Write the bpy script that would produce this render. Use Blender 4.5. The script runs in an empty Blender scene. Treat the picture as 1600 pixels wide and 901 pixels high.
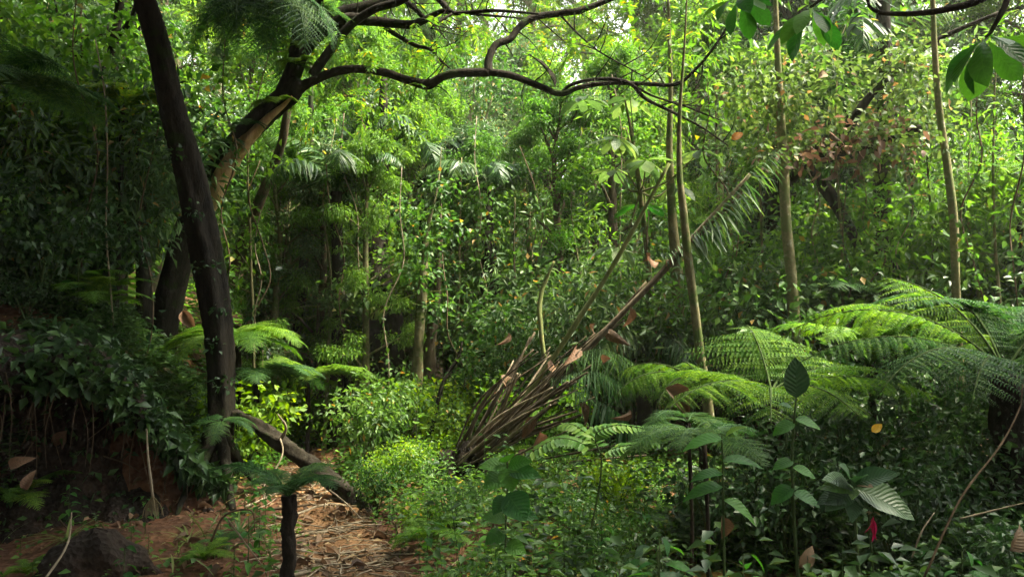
import bpy, math, random
import numpy as np
from mathutils import Vector, Matrix, Euler

# ------------------------------------------------------------------ camera, world, sun, exposure
sc = bpy.context.scene
COL = sc.collection
CZ = 1.55
F = 1200.0                       # focal length in pixels of a 1600 px wide picture
PITCH = math.atan(70 / F)
cam_d = bpy.data.cameras.new('camera')
cam_d.sensor_width = 36.0
cam_d.lens = 36.0 * F / 1600.0
cam_d.clip_start = 0.05
cam_d.clip_end = 2000
cam = bpy.data.objects.new('camera', cam_d)
cam.location = (0, 0, CZ)
cam.rotation_euler = (math.pi / 2 + PITCH, 0, 0)
COL.objects.link(cam)
sc.camera = cam

SUN_EL, SUN_AZ = math.radians(58), math.radians(95)      # azimuth measured from +Y towards +X
world = bpy.data.worlds.new('World')
sc.world = world
world.use_nodes = True
wt = world.node_tree
wt.nodes.clear()
sky = wt.nodes.new('ShaderNodeTexSky')
sky.sky_type = 'NISHITA'
sky.sun_disc = False
sky.sun_elevation = SUN_EL
sky.sun_rotation = SUN_AZ
sky.air_density = 1.0
sky.dust_density = 6.0
sky.ozone_density = 0.6
hs = wt.nodes.new('ShaderNodeHueSaturation')
hs.inputs['Saturation'].default_value = 0.12
bg = wt.nodes.new('ShaderNodeBackground')
bg.inputs['Strength'].default_value = 0.15
wo = wt.nodes.new('ShaderNodeOutputWorld')
wt.links.new(sky.outputs[0], hs.inputs['Color'])
wt.links.new(hs.outputs[0], bg.inputs['Color'])
wt.links.new(bg.outputs[0], wo.inputs['Surface'])

sun_d = bpy.data.lights.new('sun', 'SUN')
sun_d.energy = 4.4
sun_d.angle = math.radians(7)
sun_d.color = (1.0, 0.91, 0.66)
sun = bpy.data.objects.new('sun', sun_d)
sdir = Vector((math.sin(SUN_AZ) * math.cos(SUN_EL), math.cos(SUN_AZ) * math.cos(SUN_EL), math.sin(SUN_EL)))
sun.rotation_euler = sdir.to_track_quat('Z', 'Y').to_euler()
sun.location = (0, 0, 60)
COL.objects.link(sun)

sc.view_settings.view_transform = 'Standard'
sc.view_settings.look = 'None'
sc.view_settings.gamma = 1
sc.view_settings.exposure = 2.55
sc.render.engine = 'CYCLES'
sc.cycles.max_bounces = 7
sc.cycles.diffuse_bounces = 3
sc.cycles.glossy_bounces = 2
sc.cycles.transmission_bounces = 4
sc.cycles.use_denoising = True
sc.cycles.sample_clamp_indirect = 4.0

rng = np.random.default_rng(7)
R = random.Random(11)

# ------------------------------------------------------------------ points
FWD = np.array((0, math.cos(PITCH), math.sin(PITCH)))
UP = np.array((0, -math.sin(PITCH), math.cos(PITCH)))
def P(px, py, d):
    """the place seen in direction (px, py), d metres in front of the camera"""
    return np.array((0, 0, CZ)) + d * (FWD + (px - 800) / F * np.array((1.0, 0, 0)) - (py - 450.5) / F * UP)
def proj(p):
    v = np.asarray(p, float) - np.array((0, 0, CZ))
    d = v @ FWD
    return (800 + F * v[0] / d, 450.5 - F * (v @ UP) / d, d) if d > 0.05 else (None, None, d)

def S(t):
    t = np.clip(t, 0, 1)
    return t * t * (3 - 2 * t)
def ground(x, y):
    x = np.asarray(x, float); y = np.asarray(y, float)
    xb = np.where(y > 7, -2.45 - 0.30 * (y - 7), -2.45 - 1.6 * (7 - y))
    u = xb - x
    z = 1.45 * S(u / 1.5) + 0.30 * np.clip(u - 1, 0, 14)
    z = z - 0.32 * np.exp(-((x - 1.5) ** 2 / 1.2 + (y - 5.0) ** 2 / 3.0))
    z = z + 0.5 * S((x - 2.6) / 3.5) + 0.12 * np.clip(x - 5, 0, 30)
    z = z + 0.16 * np.clip(y - 15, 0, 60)
    near = np.exp(-(x * x + y * y) / 900)
    z = z + near * (0.05 * np.sin(2.1 * x + 0.7 * y) * np.sin(1.7 * y - 0.4 * x) + 0.03 * np.sin(5.1 * x + 1.3) * np.sin(4.3 * y) + 0.015 * np.sin(11 * x + y) * np.sin(9 * y - 2 * x))
    return z
def gpoint(px, d):
    x = (px - 800) / F * d
    return np.array((x, d, float(ground(x, d))))

# ------------------------------------------------------------------ materials
def new_mat(name):
    m = bpy.data.materials.new(name); m.use_nodes = True
    nt = m.node_tree; nt.nodes.clear()
    return m, nt, nt.nodes.new('ShaderNodeOutputMaterial')
def ramp(nt, stops, src):
    r = nt.nodes.new('ShaderNodeValToRGB')
    e = r.color_ramp.elements
    while len(e) > 1: e.remove(e[-1])
    e[0].position = stops[0][0]; e[0].color = (*stops[0][1], 1)
    for p, c in stops[1:]:
        k = e.new(p); k.color = (*c, 1)
    nt.links.new(src, r.inputs[0])
    return r
def leaf_mat(name, c0, c1, c2, tmix=0.38, tgain=1.7, rough=0.42, veins=0, spec=0.5, rare=None):
    m, nt, out = new_mat(name)
    L = nt.links.new
    geo = nt.nodes.new('ShaderNodeNewGeometry')
    oi = nt.nodes.new('ShaderNodeObjectInfo')
    if veins:
        add = nt.nodes.new('ShaderNodeMath'); add.operation = 'MULTIPLY_ADD'
        L(oi.outputs['Random'], add.inputs[0]); add.inputs[1].default_value = 0.6
        mul = nt.nodes.new('ShaderNodeMath'); mul.operation = 'MULTIPLY'; L(geo.outputs['Random Per Island'], mul.inputs[0]); mul.inputs[1].default_value = 0.4
        L(mul.outputs[0], add.inputs[2]); rnd = add.outputs[0]
    else:
        rnd = geo.outputs['Random Per Island']
    st = [(0, c0), (0.5, c1), (0.92, c2)]
    if rare: st += [(0.965, c2), (0.975, rare)]
    rp = ramp(nt, st, rnd)
    h = nt.nodes.new('ShaderNodeHueSaturation')
    mr = nt.nodes.new('ShaderNodeMapRange'); L(oi.outputs['Random'], mr.inputs[0]); mr.inputs[3].default_value = 0.8; mr.inputs[4].default_value = 1.25
    mh = nt.nodes.new('ShaderNodeMapRange'); L(oi.outputs['Random'], mh.inputs[0]); mh.inputs[3].default_value = 0.515; mh.inputs[4].default_value = 0.485
    L(mr.outputs[0], h.inputs['Value']); L(mh.outputs[0], h.inputs['Hue']); L(rp.outputs[0], h.inputs['Color'])
    col = h.outputs[0]
    tc = nt.nodes.new('ShaderNodeTexCoord')
    nz = nt.nodes.new('ShaderNodeTexNoise'); nz.inputs['Scale'].default_value = 9.0; nz.inputs['Detail'].default_value = 3
    L(tc.outputs['Object'], nz.inputs['Vector'])
    mx = nt.nodes.new('ShaderNodeMix'); mx.data_type = 'RGBA'; mx.blend_type = 'MULTIPLY'; mx.inputs[0].default_value = 0.55
    nr = ramp(nt, [(0.3, (0.55, 0.6, 0.5)), (0.65, (1.15, 1.1, 1.0))], nz.outputs[0])
    L(col, mx.inputs[6]); L(nr.outputs[0], mx.inputs[7]); col = mx.outputs[2]
    bs = nt.nodes.new('ShaderNodeBsdfPrincipled')
    if veins:
        uv = nt.nodes.new('ShaderNodeUVMap'); uv.uv_map = 'UVMap'
        sx = nt.nodes.new('ShaderNodeSeparateXYZ'); L(uv.outputs[0], sx.inputs[0])
        ab = nt.nodes.new('ShaderNodeMath'); ab.operation = 'ABSOLUTE'; L(sx.outputs[0], ab.inputs[0])
        a2 = nt.nodes.new('ShaderNodeMath'); a2.operation = 'MULTIPLY_ADD'; L(ab.outputs[0], a2.inputs[0]); a2.inputs[1].default_value = -0.22; L(sx.outputs[1], a2.inputs[2])
        m2 = nt.nodes.new('ShaderNodeMath'); m2.operation = 'MULTIPLY'; L(a2.outputs[0], m2.inputs[0]); m2.inputs[1].default_value = veins
        fr = nt.nodes.new('ShaderNodeMath'); fr.operation = 'PINGPONG'; L(m2.outputs[0], fr.inputs[0]); fr.inputs[1].default_value = 0.5
        vr = ramp(nt, [(0.0, (1, 1, 1)), (0.09, (0, 0, 0))], fr.outputs[0])
        mid = ramp(nt, [(0.0, (1, 1, 1)), (0.05, (0, 0, 0))], ab.outputs[0])
        mxx = nt.nodes.new('ShaderNodeMath'); mxx.operation = 'MAXIMUM'; L(vr.outputs[0], mxx.inputs[0]); L(mid.outputs[0], mxx.inputs[1])
        m3 = nt.nodes.new('ShaderNodeMix'); m3.data_type = 'RGBA'
        sc_ = nt.nodes.new('ShaderNodeMath'); sc_.operation = 'MULTIPLY'; L(mxx.outputs[0], sc_.inputs[0]); sc_.inputs[1].default_value = 0.22
        L(sc_.outputs[0], m3.inputs[0]); L(col, m3.inputs[6]); m3.inputs[7].default_value = (c2[0] * 1.6, c2[1] * 1.4, c2[2] * 1.3, 1)
        col = m3.outputs[2]
        bp = nt.nodes.new('ShaderNodeBump'); bp.inputs['Strength'].default_value = 0.6; bp.inputs['Distance'].default_value = 0.006
        L(fr.outputs[0], bp.inputs['Height']); L(bp.outputs[0], bs.inputs['Normal'])
    L(col, bs.inputs['Base Color'])
    bs.inputs['Roughness'].default_value = rough + 0.08
    bs.inputs['Specular IOR Level'].default_value = spec * 0.6
    tr = nt.nodes.new('ShaderNodeBsdfTranslucent')
    g = nt.nodes.new('ShaderNodeHueSaturation'); g.inputs['Value'].default_value = tgain; g.inputs['Saturation'].default_value = 1.12; g.inputs['Hue'].default_value = 0.488
    L(col, g.inputs['Color']); L(g.outputs[0], tr.inputs['Color'])
    ms = nt.nodes.new('ShaderNodeMixShader'); ms.inputs[0].default_value = tmix
    L(bs.outputs[0], ms.inputs[1]); L(tr.outputs[0], ms.inputs[2]); L(ms.outputs[0], out.inputs[0])
    return m
def bark_mat(name, c0, c1, moss=0.0, scale=6.0, stretch=0.25, bump=0.6, moss_col=(0.03, 0.05, 0.012), spot=None):
    m, nt, out = new_mat(name); L = nt.links.new
    tc = nt.nodes.new('ShaderNodeTexCoord')
    mp = nt.nodes.new('ShaderNodeMapping'); mp.inputs['Scale'].default_value = (1, 1, stretch); L(tc.outputs['Object'], mp.inputs[0])
    n = nt.nodes.new('ShaderNodeTexNoise'); n.inputs['Scale'].default_value = scale * 3; n.inputs['Detail'].default_value = 8; n.inputs['Roughness'].default_value = 0.7
    L(mp.outputs[0], n.inputs['Vector'])
    rp = ramp(nt, [(0.32, c0), (0.66, c1)], n.outputs[0]); col = rp.outputs[0]
    n2 = nt.nodes.new('ShaderNodeTexNoise'); n2.inputs['Scale'].default_value = scale * 0.8; n2.inputs['Detail'].default_value = 6; n2.inputs['Roughness'].default_value = 0.65
    L(tc.outputs['Object'], n2.inputs['Vector'])
    if moss:
        mr = ramp(nt, [(0.62 - moss * 0.3, (0, 0, 0)), (0.70 - moss * 0.3, (1, 1, 1))], n2.outputs[0])
        mx = nt.nodes.new('ShaderNodeMix'); mx.data_type = 'RGBA'; L(mr.outputs[0], mx.inputs[0]); L(col, mx.inputs[6]); mx.inputs[7].default_value = (*moss_col, 1); col = mx.outputs[2]
    if spot:
        n3 = nt.nodes.new('ShaderNodeTexNoise'); n3.inputs['Scale'].default_value = scale * 1.7; n3.inputs['Detail'].default_value = 5; L(tc.outputs['Object'], n3.inputs['Vector'])
        mr = ramp(nt, [(0.60, (0, 0, 0)), (0.72, (0.8, 0.8, 0.8))], n3.outputs[0])
        mx = nt.nodes.new('ShaderNodeMix'); mx.data_type = 'RGBA'; L(mr.outputs[0], mx.inputs[0]); L(col, mx.inputs[6]); mx.inputs[7].default_value = (*spot, 1); col = mx.outputs[2]
    bs = nt.nodes.new('ShaderNodeBsdfPrincipled'); bs.inputs['Roughness'].default_value = 0.95; bs.inputs['Specular IOR Level'].default_value = 0.08
    L(col, bs.inputs['Base Color'])
    bp = nt.nodes.new('ShaderNodeBump'); bp.inputs['Strength'].default_value = bump; bp.inputs['Distance'].default_value = 0.03
    L(n.outputs[0], bp.inputs['Height']); L(bp.outputs[0], bs.inputs['Normal']); L(bs.outputs[0], out.inputs[0])
    return m
def soil_mat(name, stops, scale=3.0):
    m, nt, out = new_mat(name); L = nt.links.new
    tc = nt.nodes.new('ShaderNodeTexCoord')
    n = nt.nodes.new('ShaderNodeTexNoise'); n.inputs['Scale'].default_value = scale; n.inputs['Detail'].default_value = 9; n.inputs['Roughness'].default_value = 0.7
    L(tc.outputs['Object'], n.inputs['Vector'])
    v = nt.nodes.new('ShaderNodeTexVoronoi'); v.inputs['Scale'].default_value = scale * 9; L(tc.outputs['Object'], v.inputs['Vector'])
    rp = ramp(nt, stops, n.outputs[0])
    mx = nt.nodes.new('ShaderNodeMix'); mx.data_type = 'RGBA'; mx.blend_type = 'MULTIPLY'; mx.inputs[0].default_value = 0.6
    vr = ramp(nt, [(0.0, (0.55, 0.5, 0.45)), (0.5, (1.1, 1.1, 1.1))], v.outputs['Distance'])
    L(rp.outputs[0], mx.inputs[6]); L(vr.outputs[0], mx.inputs[7])
    bs = nt.nodes.new('ShaderNodeBsdfPrincipled'); bs.inputs['Roughness'].default_value = 0.9; bs.inputs['Specular IOR Level'].default_value = 0.2
    L(mx.outputs[2], bs.inputs['Base Color'])
    ad = nt.nodes.new('ShaderNodeMath'); ad.operation = 'MULTIPLY_ADD'; L(v.outputs['Distance'], ad.inputs[0]); ad.inputs[1].default_value = 0.5; L(n.outputs[0], ad.inputs[2])
    bp = nt.nodes.new('ShaderNodeBump'); bp.inputs['Strength'].default_value = 0.9; bp.inputs['Distance'].default_value = 0.05
    L(ad.outputs[0], bp.inputs['Height']); L(bp.outputs[0], bs.inputs['Normal']); L(bs.outputs[0], out.inputs[0])
    return m

M = {}
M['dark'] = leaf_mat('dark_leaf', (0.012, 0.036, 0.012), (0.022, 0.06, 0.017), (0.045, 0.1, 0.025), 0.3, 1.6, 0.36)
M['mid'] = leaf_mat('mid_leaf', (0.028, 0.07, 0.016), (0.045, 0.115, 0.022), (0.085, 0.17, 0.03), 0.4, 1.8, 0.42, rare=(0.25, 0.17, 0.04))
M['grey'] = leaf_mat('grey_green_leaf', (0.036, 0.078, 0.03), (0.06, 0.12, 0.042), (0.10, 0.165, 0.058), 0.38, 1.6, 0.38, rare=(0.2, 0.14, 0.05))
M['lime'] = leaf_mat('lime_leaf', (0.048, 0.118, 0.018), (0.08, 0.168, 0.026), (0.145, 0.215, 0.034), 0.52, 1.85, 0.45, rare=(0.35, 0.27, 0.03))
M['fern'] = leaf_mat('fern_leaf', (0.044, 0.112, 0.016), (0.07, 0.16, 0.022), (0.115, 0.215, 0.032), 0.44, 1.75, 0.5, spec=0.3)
M['fern_dark'] = leaf_mat('shaded_fern_leaf', (0.02, 0.06, 0.02), (0.035, 0.09, 0.028), (0.06, 0.13, 0.028), 0.36, 1.6, 0.5, spec=0.3)  # darker copy of the fern leaf, shade put into its colour
M['palm'] = leaf_mat('palm_leaf', (0.02, 0.055, 0.018), (0.035, 0.085, 0.022), (0.07, 0.13, 0.03), 0.36, 1.6, 0.36)
M['strap'] = leaf_mat('strap_leaf', (0.05, 0.085, 0.025), (0.085, 0.13, 0.035), (0.15, 0.18, 0.05), 0.4, 1.6, 0.42, rare=(0.25, 0.19, 0.08))
M['big'] = leaf_mat('broad_leaf', (0.018, 0.075, 0.014), (0.03, 0.115, 0.018), (0.05, 0.16, 0.024), 0.45, 1.9, 0.4, veins=9, spec=0.32)
M['ribbed'] = leaf_mat('ribbed_leaf', (0.02, 0.055, 0.02), (0.03, 0.08, 0.026), (0.05, 0.11, 0.035), 0.3, 1.6, 0.3, veins=13)
M['bigpale'] = leaf_mat('pale_broad_leaf', (0.05, 0.13, 0.025), (0.075, 0.175, 0.03), (0.12, 0.23, 0.04), 0.46, 1.8, 0.38, veins=9)
M['pad'] = leaf_mat('paddle_leaf', (0.05, 0.10, 0.03), (0.075, 0.14, 0.04), (0.12, 0.2, 0.055), 0.42, 1.7, 0.38, veins=9)
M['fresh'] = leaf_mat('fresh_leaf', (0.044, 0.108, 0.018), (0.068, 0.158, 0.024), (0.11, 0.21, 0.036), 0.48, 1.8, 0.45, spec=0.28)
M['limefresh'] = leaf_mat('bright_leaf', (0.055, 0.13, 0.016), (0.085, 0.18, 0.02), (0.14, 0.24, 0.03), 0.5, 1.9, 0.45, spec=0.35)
M['bigdark'] = leaf_mat('shaded_broad_leaf', (0.010, 0.034, 0.014), (0.014, 0.045, 0.017), (0.02, 0.06, 0.02), 0.08, 1.2, 0.4, veins=9, spec=0.3)  # darkened copy of the broad leaf, its shaded side put into the colour
M['olive'] = leaf_mat('olive_leaf', (0.04, 0.08, 0.02), (0.07, 0.125, 0.03), (0.12, 0.175, 0.05), 0.38, 1.7, 0.42, spec=0.3, rare=(0.26, 0.16, 0.07))
M['yellow'] = leaf_mat('yellow_leaf', (0.42, 0.24, 0.02), (0.48, 0.3, 0.03), (0.5, 0.34, 0.04), 0.35, 1.4, 0.5, veins=9)
M['orange'] = leaf_mat('orange_leaf', (0.5, 0.14, 0.015), (0.55, 0.17, 0.02), (0.55, 0.2, 0.03), 0.35, 1.4, 0.5, veins=9)
M['dead'] = leaf_mat('dead_leaf', (0.05, 0.032, 0.02), (0.10, 0.064, 0.038), (0.2, 0.135, 0.08), 0.25, 1.3, 0.65)
M['deadbig'] = leaf_mat('large_dead_leaf', (0.06, 0.034, 0.02), (0.11, 0.064, 0.036), (0.2, 0.125, 0.075), 0.25, 1.3, 0.6, veins=9)
M['litter'] = leaf_mat('leaf_litter', (0.07, 0.042, 0.02), (0.14, 0.085, 0.042), (0.28, 0.20, 0.11), 0.12, 1.2, 0.7)
M['straw'] = leaf_mat('dry_frond', (0.11, 0.08, 0.045), (0.18, 0.135, 0.075), (0.28, 0.22, 0.13), 0.2, 1.2, 0.7)
M['skirt'] = leaf_mat('dry_skirt', (0.02, 0.021, 0.013), (0.04, 0.04, 0.024), (0.085, 0.08, 0.05), 0.2, 1.2, 0.7)
M['red'] = leaf_mat('red_bract', (0.28, 0.015, 0.025), (0.33, 0.02, 0.03), (0.38, 0.03, 0.04), 0.3, 1.3, 0.4)
M['bark_dark'] = bark_mat('dark_bark', (0.009, 0.008, 0.006), (0.032, 0.027, 0.02), 0.25, 5, 0.22, 1.0, (0.022, 0.034, 0.010), spot=(0.06, 0.058, 0.042))
M['bark_black'] = bark_mat('black_bark', (0.006, 0.0055, 0.005), (0.026, 0.022, 0.016), 0.2, 5, 0.3, 1.0, (0.016, 0.024, 0.008))
M['bark_mid'] = bark_mat('brown_bark', (0.035, 0.026, 0.017), (0.11, 0.085, 0.055), 0.35, 6, 0.3, 0.8, (0.04, 0.06, 0.02))
M['bark_pale'] = bark_mat('pale_bark', (0.10, 0.092, 0.045), (0.21, 0.19, 0.095), 0.45, 7, 1.2, 0.35, (0.11, 0.13, 0.05), spot=(0.34, 0.32, 0.24))
M['bark_olive'] = bark_mat('olive_bark', (0.07, 0.065, 0.032), (0.16, 0.145, 0.075), 0.4, 6, 0.6, 0.4, (0.06, 0.085, 0.025), spot=(0.24, 0.24, 0.17))
M['wood'] = bark_mat('bare_wood', (0.26, 0.14, 0.06), (0.60, 0.42, 0.24), 0, 5, 0.16, 0.7)
M['twig'] = bark_mat('twig_bark', (0.05, 0.036, 0.022), (0.13, 0.095, 0.06), 0, 9, 0.3, 0.3)
M['stick'] = bark_mat('pale_stick', (0.12, 0.098, 0.065), (0.28, 0.23, 0.16), 0, 9, 0.3, 0.3)
M['petiole'] = bark_mat('dry_petiole', (0.024, 0.02, 0.014), (0.125, 0.10, 0.066), 0.1, 6, 0.12, 0.3, (0.07, 0.08, 0.03), spot=(0.06, 0.042, 0.026))
M['petgreen'] = bark_mat('green_petiole', (0.07, 0.09, 0.03), (0.17, 0.19, 0.07), 0, 6, 0.12, 0.2, spot=(0.25, 0.22, 0.10))
M['stem'] = bark_mat('green_stem', (0.025, 0.045, 0.015), (0.06, 0.09, 0.028), 0, 8, 0.3, 0.2)
M['fernstem'] = bark_mat('fern_trunk', (0.008, 0.007, 0.006), (0.028, 0.022, 0.016), 0, 9, 0.5, 1.0)
M['soil'] = soil_mat('red_soil', [(0.28, (0.026, 0.014, 0.009)), (0.5, (0.08, 0.037, 0.018)), (0.72, (0.17, 0.082, 0.038))], 2.2)
M['trail'] = soil_mat('trail_soil', [(0.28, (0.06, 0.03, 0.014)), (0.5, (0.15, 0.078, 0.034)), (0.72, (0.26, 0.155, 0.075))], 3.5)
M['shade_earth'] = soil_mat('shade_dark_earth', [(0.3, (0.008, 0.0065, 0.005)), (0.55, (0.024, 0.016, 0.011)), (0.74, (0.06, 0.034, 0.02))], 3.0)  # dark earth of the mound; on the bank it stands in for shade
m, nt, out = new_mat('muddy_water')
bs = nt.nodes.new('ShaderNodeBsdfPrincipled'); bs.inputs['Base Color'].default_value = (0.26, 0.16, 0.05, 1); bs.inputs['Roughness'].default_value = 0.12
nz = nt.nodes.new('ShaderNodeTexNoise'); nz.inputs['Scale'].default_value = 9
bp = nt.nodes.new('ShaderNodeBump'); bp.inputs['Strength'].default_value = 0.08; nt.links.new(nz.outputs[0], bp.inputs['Height']); nt.links.new(bp.outputs[0], bs.inputs['Normal'])
nt.links.new(bs.outputs[0], out.inputs[0]); M['water'] = m

# ------------------------------------------------------------------ mesh building
class B:
    """collects vertices and faces, then becomes one mesh"""
    def __init__(s): s.v = []; s.f = []; s.uv = []; s.n = 0
    def add(s, V, faces, uv=None):
        V = np.asarray(V, float).reshape(-1, 3)
        s.v.append(V)
        for f in faces: s.f.append(np.asarray(f, int) + s.n)
        s.uv.append(np.zeros((len(V), 2)) if uv is None else np.asarray(uv, float))
        s.n += len(V); return s
    def mesh(s, name, off=(0, 0, 0), smooth=True):
        me = bpy.data.meshes.new(name)
        V = np.concatenate(s.v) - np.asarray(off, float)
        fs = [f for f in s.f if len(f)]
        tot = np.concatenate([np.full(len(f), f.shape[1]) for f in fs])
        li = np.concatenate([f.ravel() for f in fs])
        me.vertices.add(len(V)); me.vertices.foreach_set('co', V.ravel().astype(np.float32))
        me.loops.add(len(li)); me.loops.foreach_set('vertex_index', li.astype(np.int32))
        me.polygons.add(len(tot))
        st = np.concatenate(([0], np.cumsum(tot)[:-1]))
        me.polygons.foreach_set('loop_start', st.astype(np.int32))
        if smooth: me.polygons.foreach_set('use_smooth', np.ones(len(tot), bool))
        uv = np.concatenate(s.uv)
        if np.any(uv):
            l = me.uv_layers.new(name='UVMap'); l.data.foreach_set('uv', uv[li].ravel().astype(np.float32))
        me.update(calc_edges=True)
        return me
def norm(a):
    a = np.asarray(a, float); return a / np.maximum(np.linalg.norm(a, axis=-1, keepdims=True), 1e-9)
def curve(pts, n):
    """a smooth line through the points, n samples"""
    p = np.asarray(pts, float)
    if len(p) == 2: return p[0] + np.linspace(0, 1, n)[:, None] * (p[1] - p[0])
    q = np.vstack((2 * p[0] - p[1], p, 2 * p[-1] - p[-2]))
    t = np.linspace(0, len(p) - 1 - 1e-9, n); i = t.astype(int); u = (t - i)[:, None]
    a, b, c, d = q[i], q[i + 1], q[i + 2], q[i + 3]
    return 0.5 * (2 * b + (c - a) * u + (2 * a - 5 * b + 4 * c - d) * u ** 2 + (3 * b - a - 3 * c + d) * u ** 3)
def frames(p):
    t = norm(np.gradient(p, axis=0))
    r = np.array((1.0, 0, 0)) if abs(t[0][0]) < 0.8 else np.array((0, 1.0, 0))
    xs = []
    for k in t:
        r = r - k * (r @ k); r = r / np.linalg.norm(r); xs.append(r)
    x = np.array(xs)
    return x, np.cross(t, x), t
def tube(b, pts, rad, n=None, seg=8, rough=0.0, seed=0, cap=True):
    n = n or max(3, len(pts) * 3)
    p = curve(pts, n) if n != len(pts) else np.asarray(pts, float)
    rad = np.atleast_1d(np.asarray(rad, float))
    r = np.interp(np.linspace(0, 1, n), np.linspace(0, 1, len(rad)), rad) if len(rad) > 1 else np.full(n, rad[0])
    x, y, t = frames(p)
    a = np.arange(seg) * 2 * math.pi / seg
    rr = np.repeat(r[:, None], seg, 1)
    if rough:
        g = np.random.default_rng(seed)
        ln = np.arange(n)[:, None] / n
        for k in range(5):
            ph, fa, fl = g.random() * 6.28, g.integers(1, 6), g.uniform(2, 18)
            rr = rr * (1 + rough * 0.6 * np.sin(fa * a[None] + fl * ln * 6.28 * 0.3 + ph))
        rr = rr * (1 + rough * 0.7 * (g.random((n, seg)) - 0.5))
    V = p[:, None] + rr[..., None] * (np.cos(a)[None, :, None] * x[:, None] + np.sin(a)[None, :, None] * y[:, None])
    i = np.arange(n - 1)[:, None] * seg; j = np.arange(seg)[None]; j2 = (j + 1) % seg
    q = np.stack((i + j, i + j2, i + seg + j2, i + seg + j), -1).reshape(-1, 4)
    V = V.reshape(-1, 3); fc = [q]
    if cap:
        V = np.vstack((V, p[0], p[-1])); k = n * seg; jj = np.arange(seg)
        fc.append(np.stack((np.full(seg, k), (jj + 1) % seg, jj), -1))
        fc.append(np.stack((np.full(seg, k + 1), (n - 1) * seg + jj, (n - 1) * seg + (jj + 1) % seg), -1))
    b.add(V, fc); return p
# leaf templates: x across, y along 0..1, z the leaf's upper side
def leaf_template(n, wf, fold=0.12, droop=0.25, wave=0.0):
    if n == 0:
        w = wf(0.45)
        V = np.array([(0, 0, 0), (-w, .42, fold * w), (w, .42, fold * w), (0, 1, -droop)], float)
        return V, [np.array([(0, 2, 3), (0, 3, 1)])], np.array([(0, 0), (-1, .4), (1, .4), (0, 1)], float)
    V = []; uv = []
    ts = np.linspace(0, 1, n + 1)
    for i, t in enumerate(ts):
        z = -droop * t * t
        w = max(wf(t), 0.004)
        zz = fold * w + wave * math.sin(i * 2.4)
        V += [(-w, t, z + zz), (0, t, z), (w, t, z + fold * w - wave * math.sin(i * 2.1 + 1))]; uv += [(-1, t), (0.0001, t), (1, t)]
    f = []
    for i in range(n):
        a = i * 3; f += [(a, a + 1, a + 4, a + 3), (a + 1, a + 2, a + 5, a + 4)]
    return np.array(V, float), [np.array(f)], np.array(uv, float)
def ovate(w): return lambda t: w * math.sin(math.pi * min(1, max(0, t)) ** 0.8) ** 0.85 if 0 < t < 1 else 0.0
def obovate(w): return lambda t: w * (0.06 + 0.94 * math.sin(math.pi * t ** 1.7) ** 0.8) if 0 < t < 1 else (0.04 * w if t <= 0 else 0.0)
def strapw(w): return lambda t: w * min(1, 6 * t + 0.3) * (1 - t ** 3) ** 0.7 if t < 1 else 0.0
T_SMALL = leaf_template(0, ovate(0.26), 0.5, 0.18)
T_NARROW = leaf_template(0, ovate(0.13), 0.5, 0.22)
T_WIDE = leaf_template(0, ovate(0.34), 0.35, 0.14)
T_MED = leaf_template(3, ovate(0.25), 0.3, 0.25)
T_BIG = leaf_template(7, ovate(0.23), 0.34, 0.4, 0.012)
T_ROUND = leaf_template(7, ovate(0.33), 0.26, 0.24, 0.012)
T_OBO = leaf_template(8, obovate(0.19), 0.2, 0.2, 0.006)
T_STRAP = leaf_template(5, strapw(0.03), 0.3, 0.75)
T_STRIP = leaf_template(3, strapw(0.035), 0.3, 0.4)
T_CURL = leaf_template(7, ovate(0.24), 1.3, 0.55, 0.03)
def scatter(b, T, Pp, D, N, Sz, wid=None):
    Pp = np.asarray(Pp, float).reshape(-1, 3); k = len(Pp)
    if k == 0: return
    D = norm(np.broadcast_to(D, (k, 3))); N = np.broadcast_to(N, (k, 3))
    x = np.cross(D, N); x = norm(x + 1e-6); z = np.cross(x, D)
    s = np.broadcast_to(np.asarray(Sz, float), (k,))[:, None, None]
    V, fs, uv = T
    w = 1.0 if wid is None else np.broadcast_to(np.asarray(wid, float), (k,))[:, None, None]
    W = Pp[:, None] + s * (w * V[None, :, 0:1] * x[:, None] + V[None, :, 1:2] * D[:, None] + V[None, :, 2:3] * z[:, None])
    nv = len(V); o = (np.arange(k) * nv)[:, None, None]
    b.add(W.reshape(-1, 3), [(f[None] + o).reshape(-1, f.shape[1]) for f in fs], np.tile(uv, (k, 1)))
def rv(g, n): return norm(g.normal(size=(n, 3)))

# ------------------------------------------------------------------ objects
def obj(name, me, mat, parent=None, loc=(0, 0, 0), kind=None, label=None):
    o = bpy.data.objects.new(name, me)
    if mat is not None and not me.materials: me.materials.append(M[mat])
    COL.objects.link(o); o.location = loc
    if parent is not None: o.parent = parent
    if kind: o['kind'] = kind
    if label: o['label'] = label
    return o
def thing(name, label, cat, loc, group=None, rz=0.0, s=1.0):
    o = bpy.data.objects.new(name, None); COL.objects.link(o)
    o.empty_display_size = 0.2
    o.location = tuple(float(v) for v in loc); o.rotation_euler = (0, 0, rz); o.scale = (s, s, s)
    o['category'] = cat
    if label: o['label'] = label
    if group: o['group'] = group
    return o
def tag(o, label, cat, group=None):
    o['label'] = label; o['category'] = cat
    if group: o['group'] = group
    return o
def copy_tree(o, loc, rz=0.0, s=1.0, mats=None):
    def rec(a, parent):
        c = a.copy(); COL.objects.link(c)
        if parent is not None:
            c.parent = parent; c.matrix_parent_inverse = a.matrix_parent_inverse.copy()
        for ch in KIDS.get(a.name, ()): rec(ch, c)
        return c
    c = rec(o, None); c.location = tuple(float(v) for v in loc); c.rotation_euler = (0, 0, rz); c.scale = (s, s, s)
    return c
KIDS = {}
def index_kids(o):
    KIDS[o.name] = list(o.children)
    for c in o.children: index_kids(c)
ORD = {}
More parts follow.
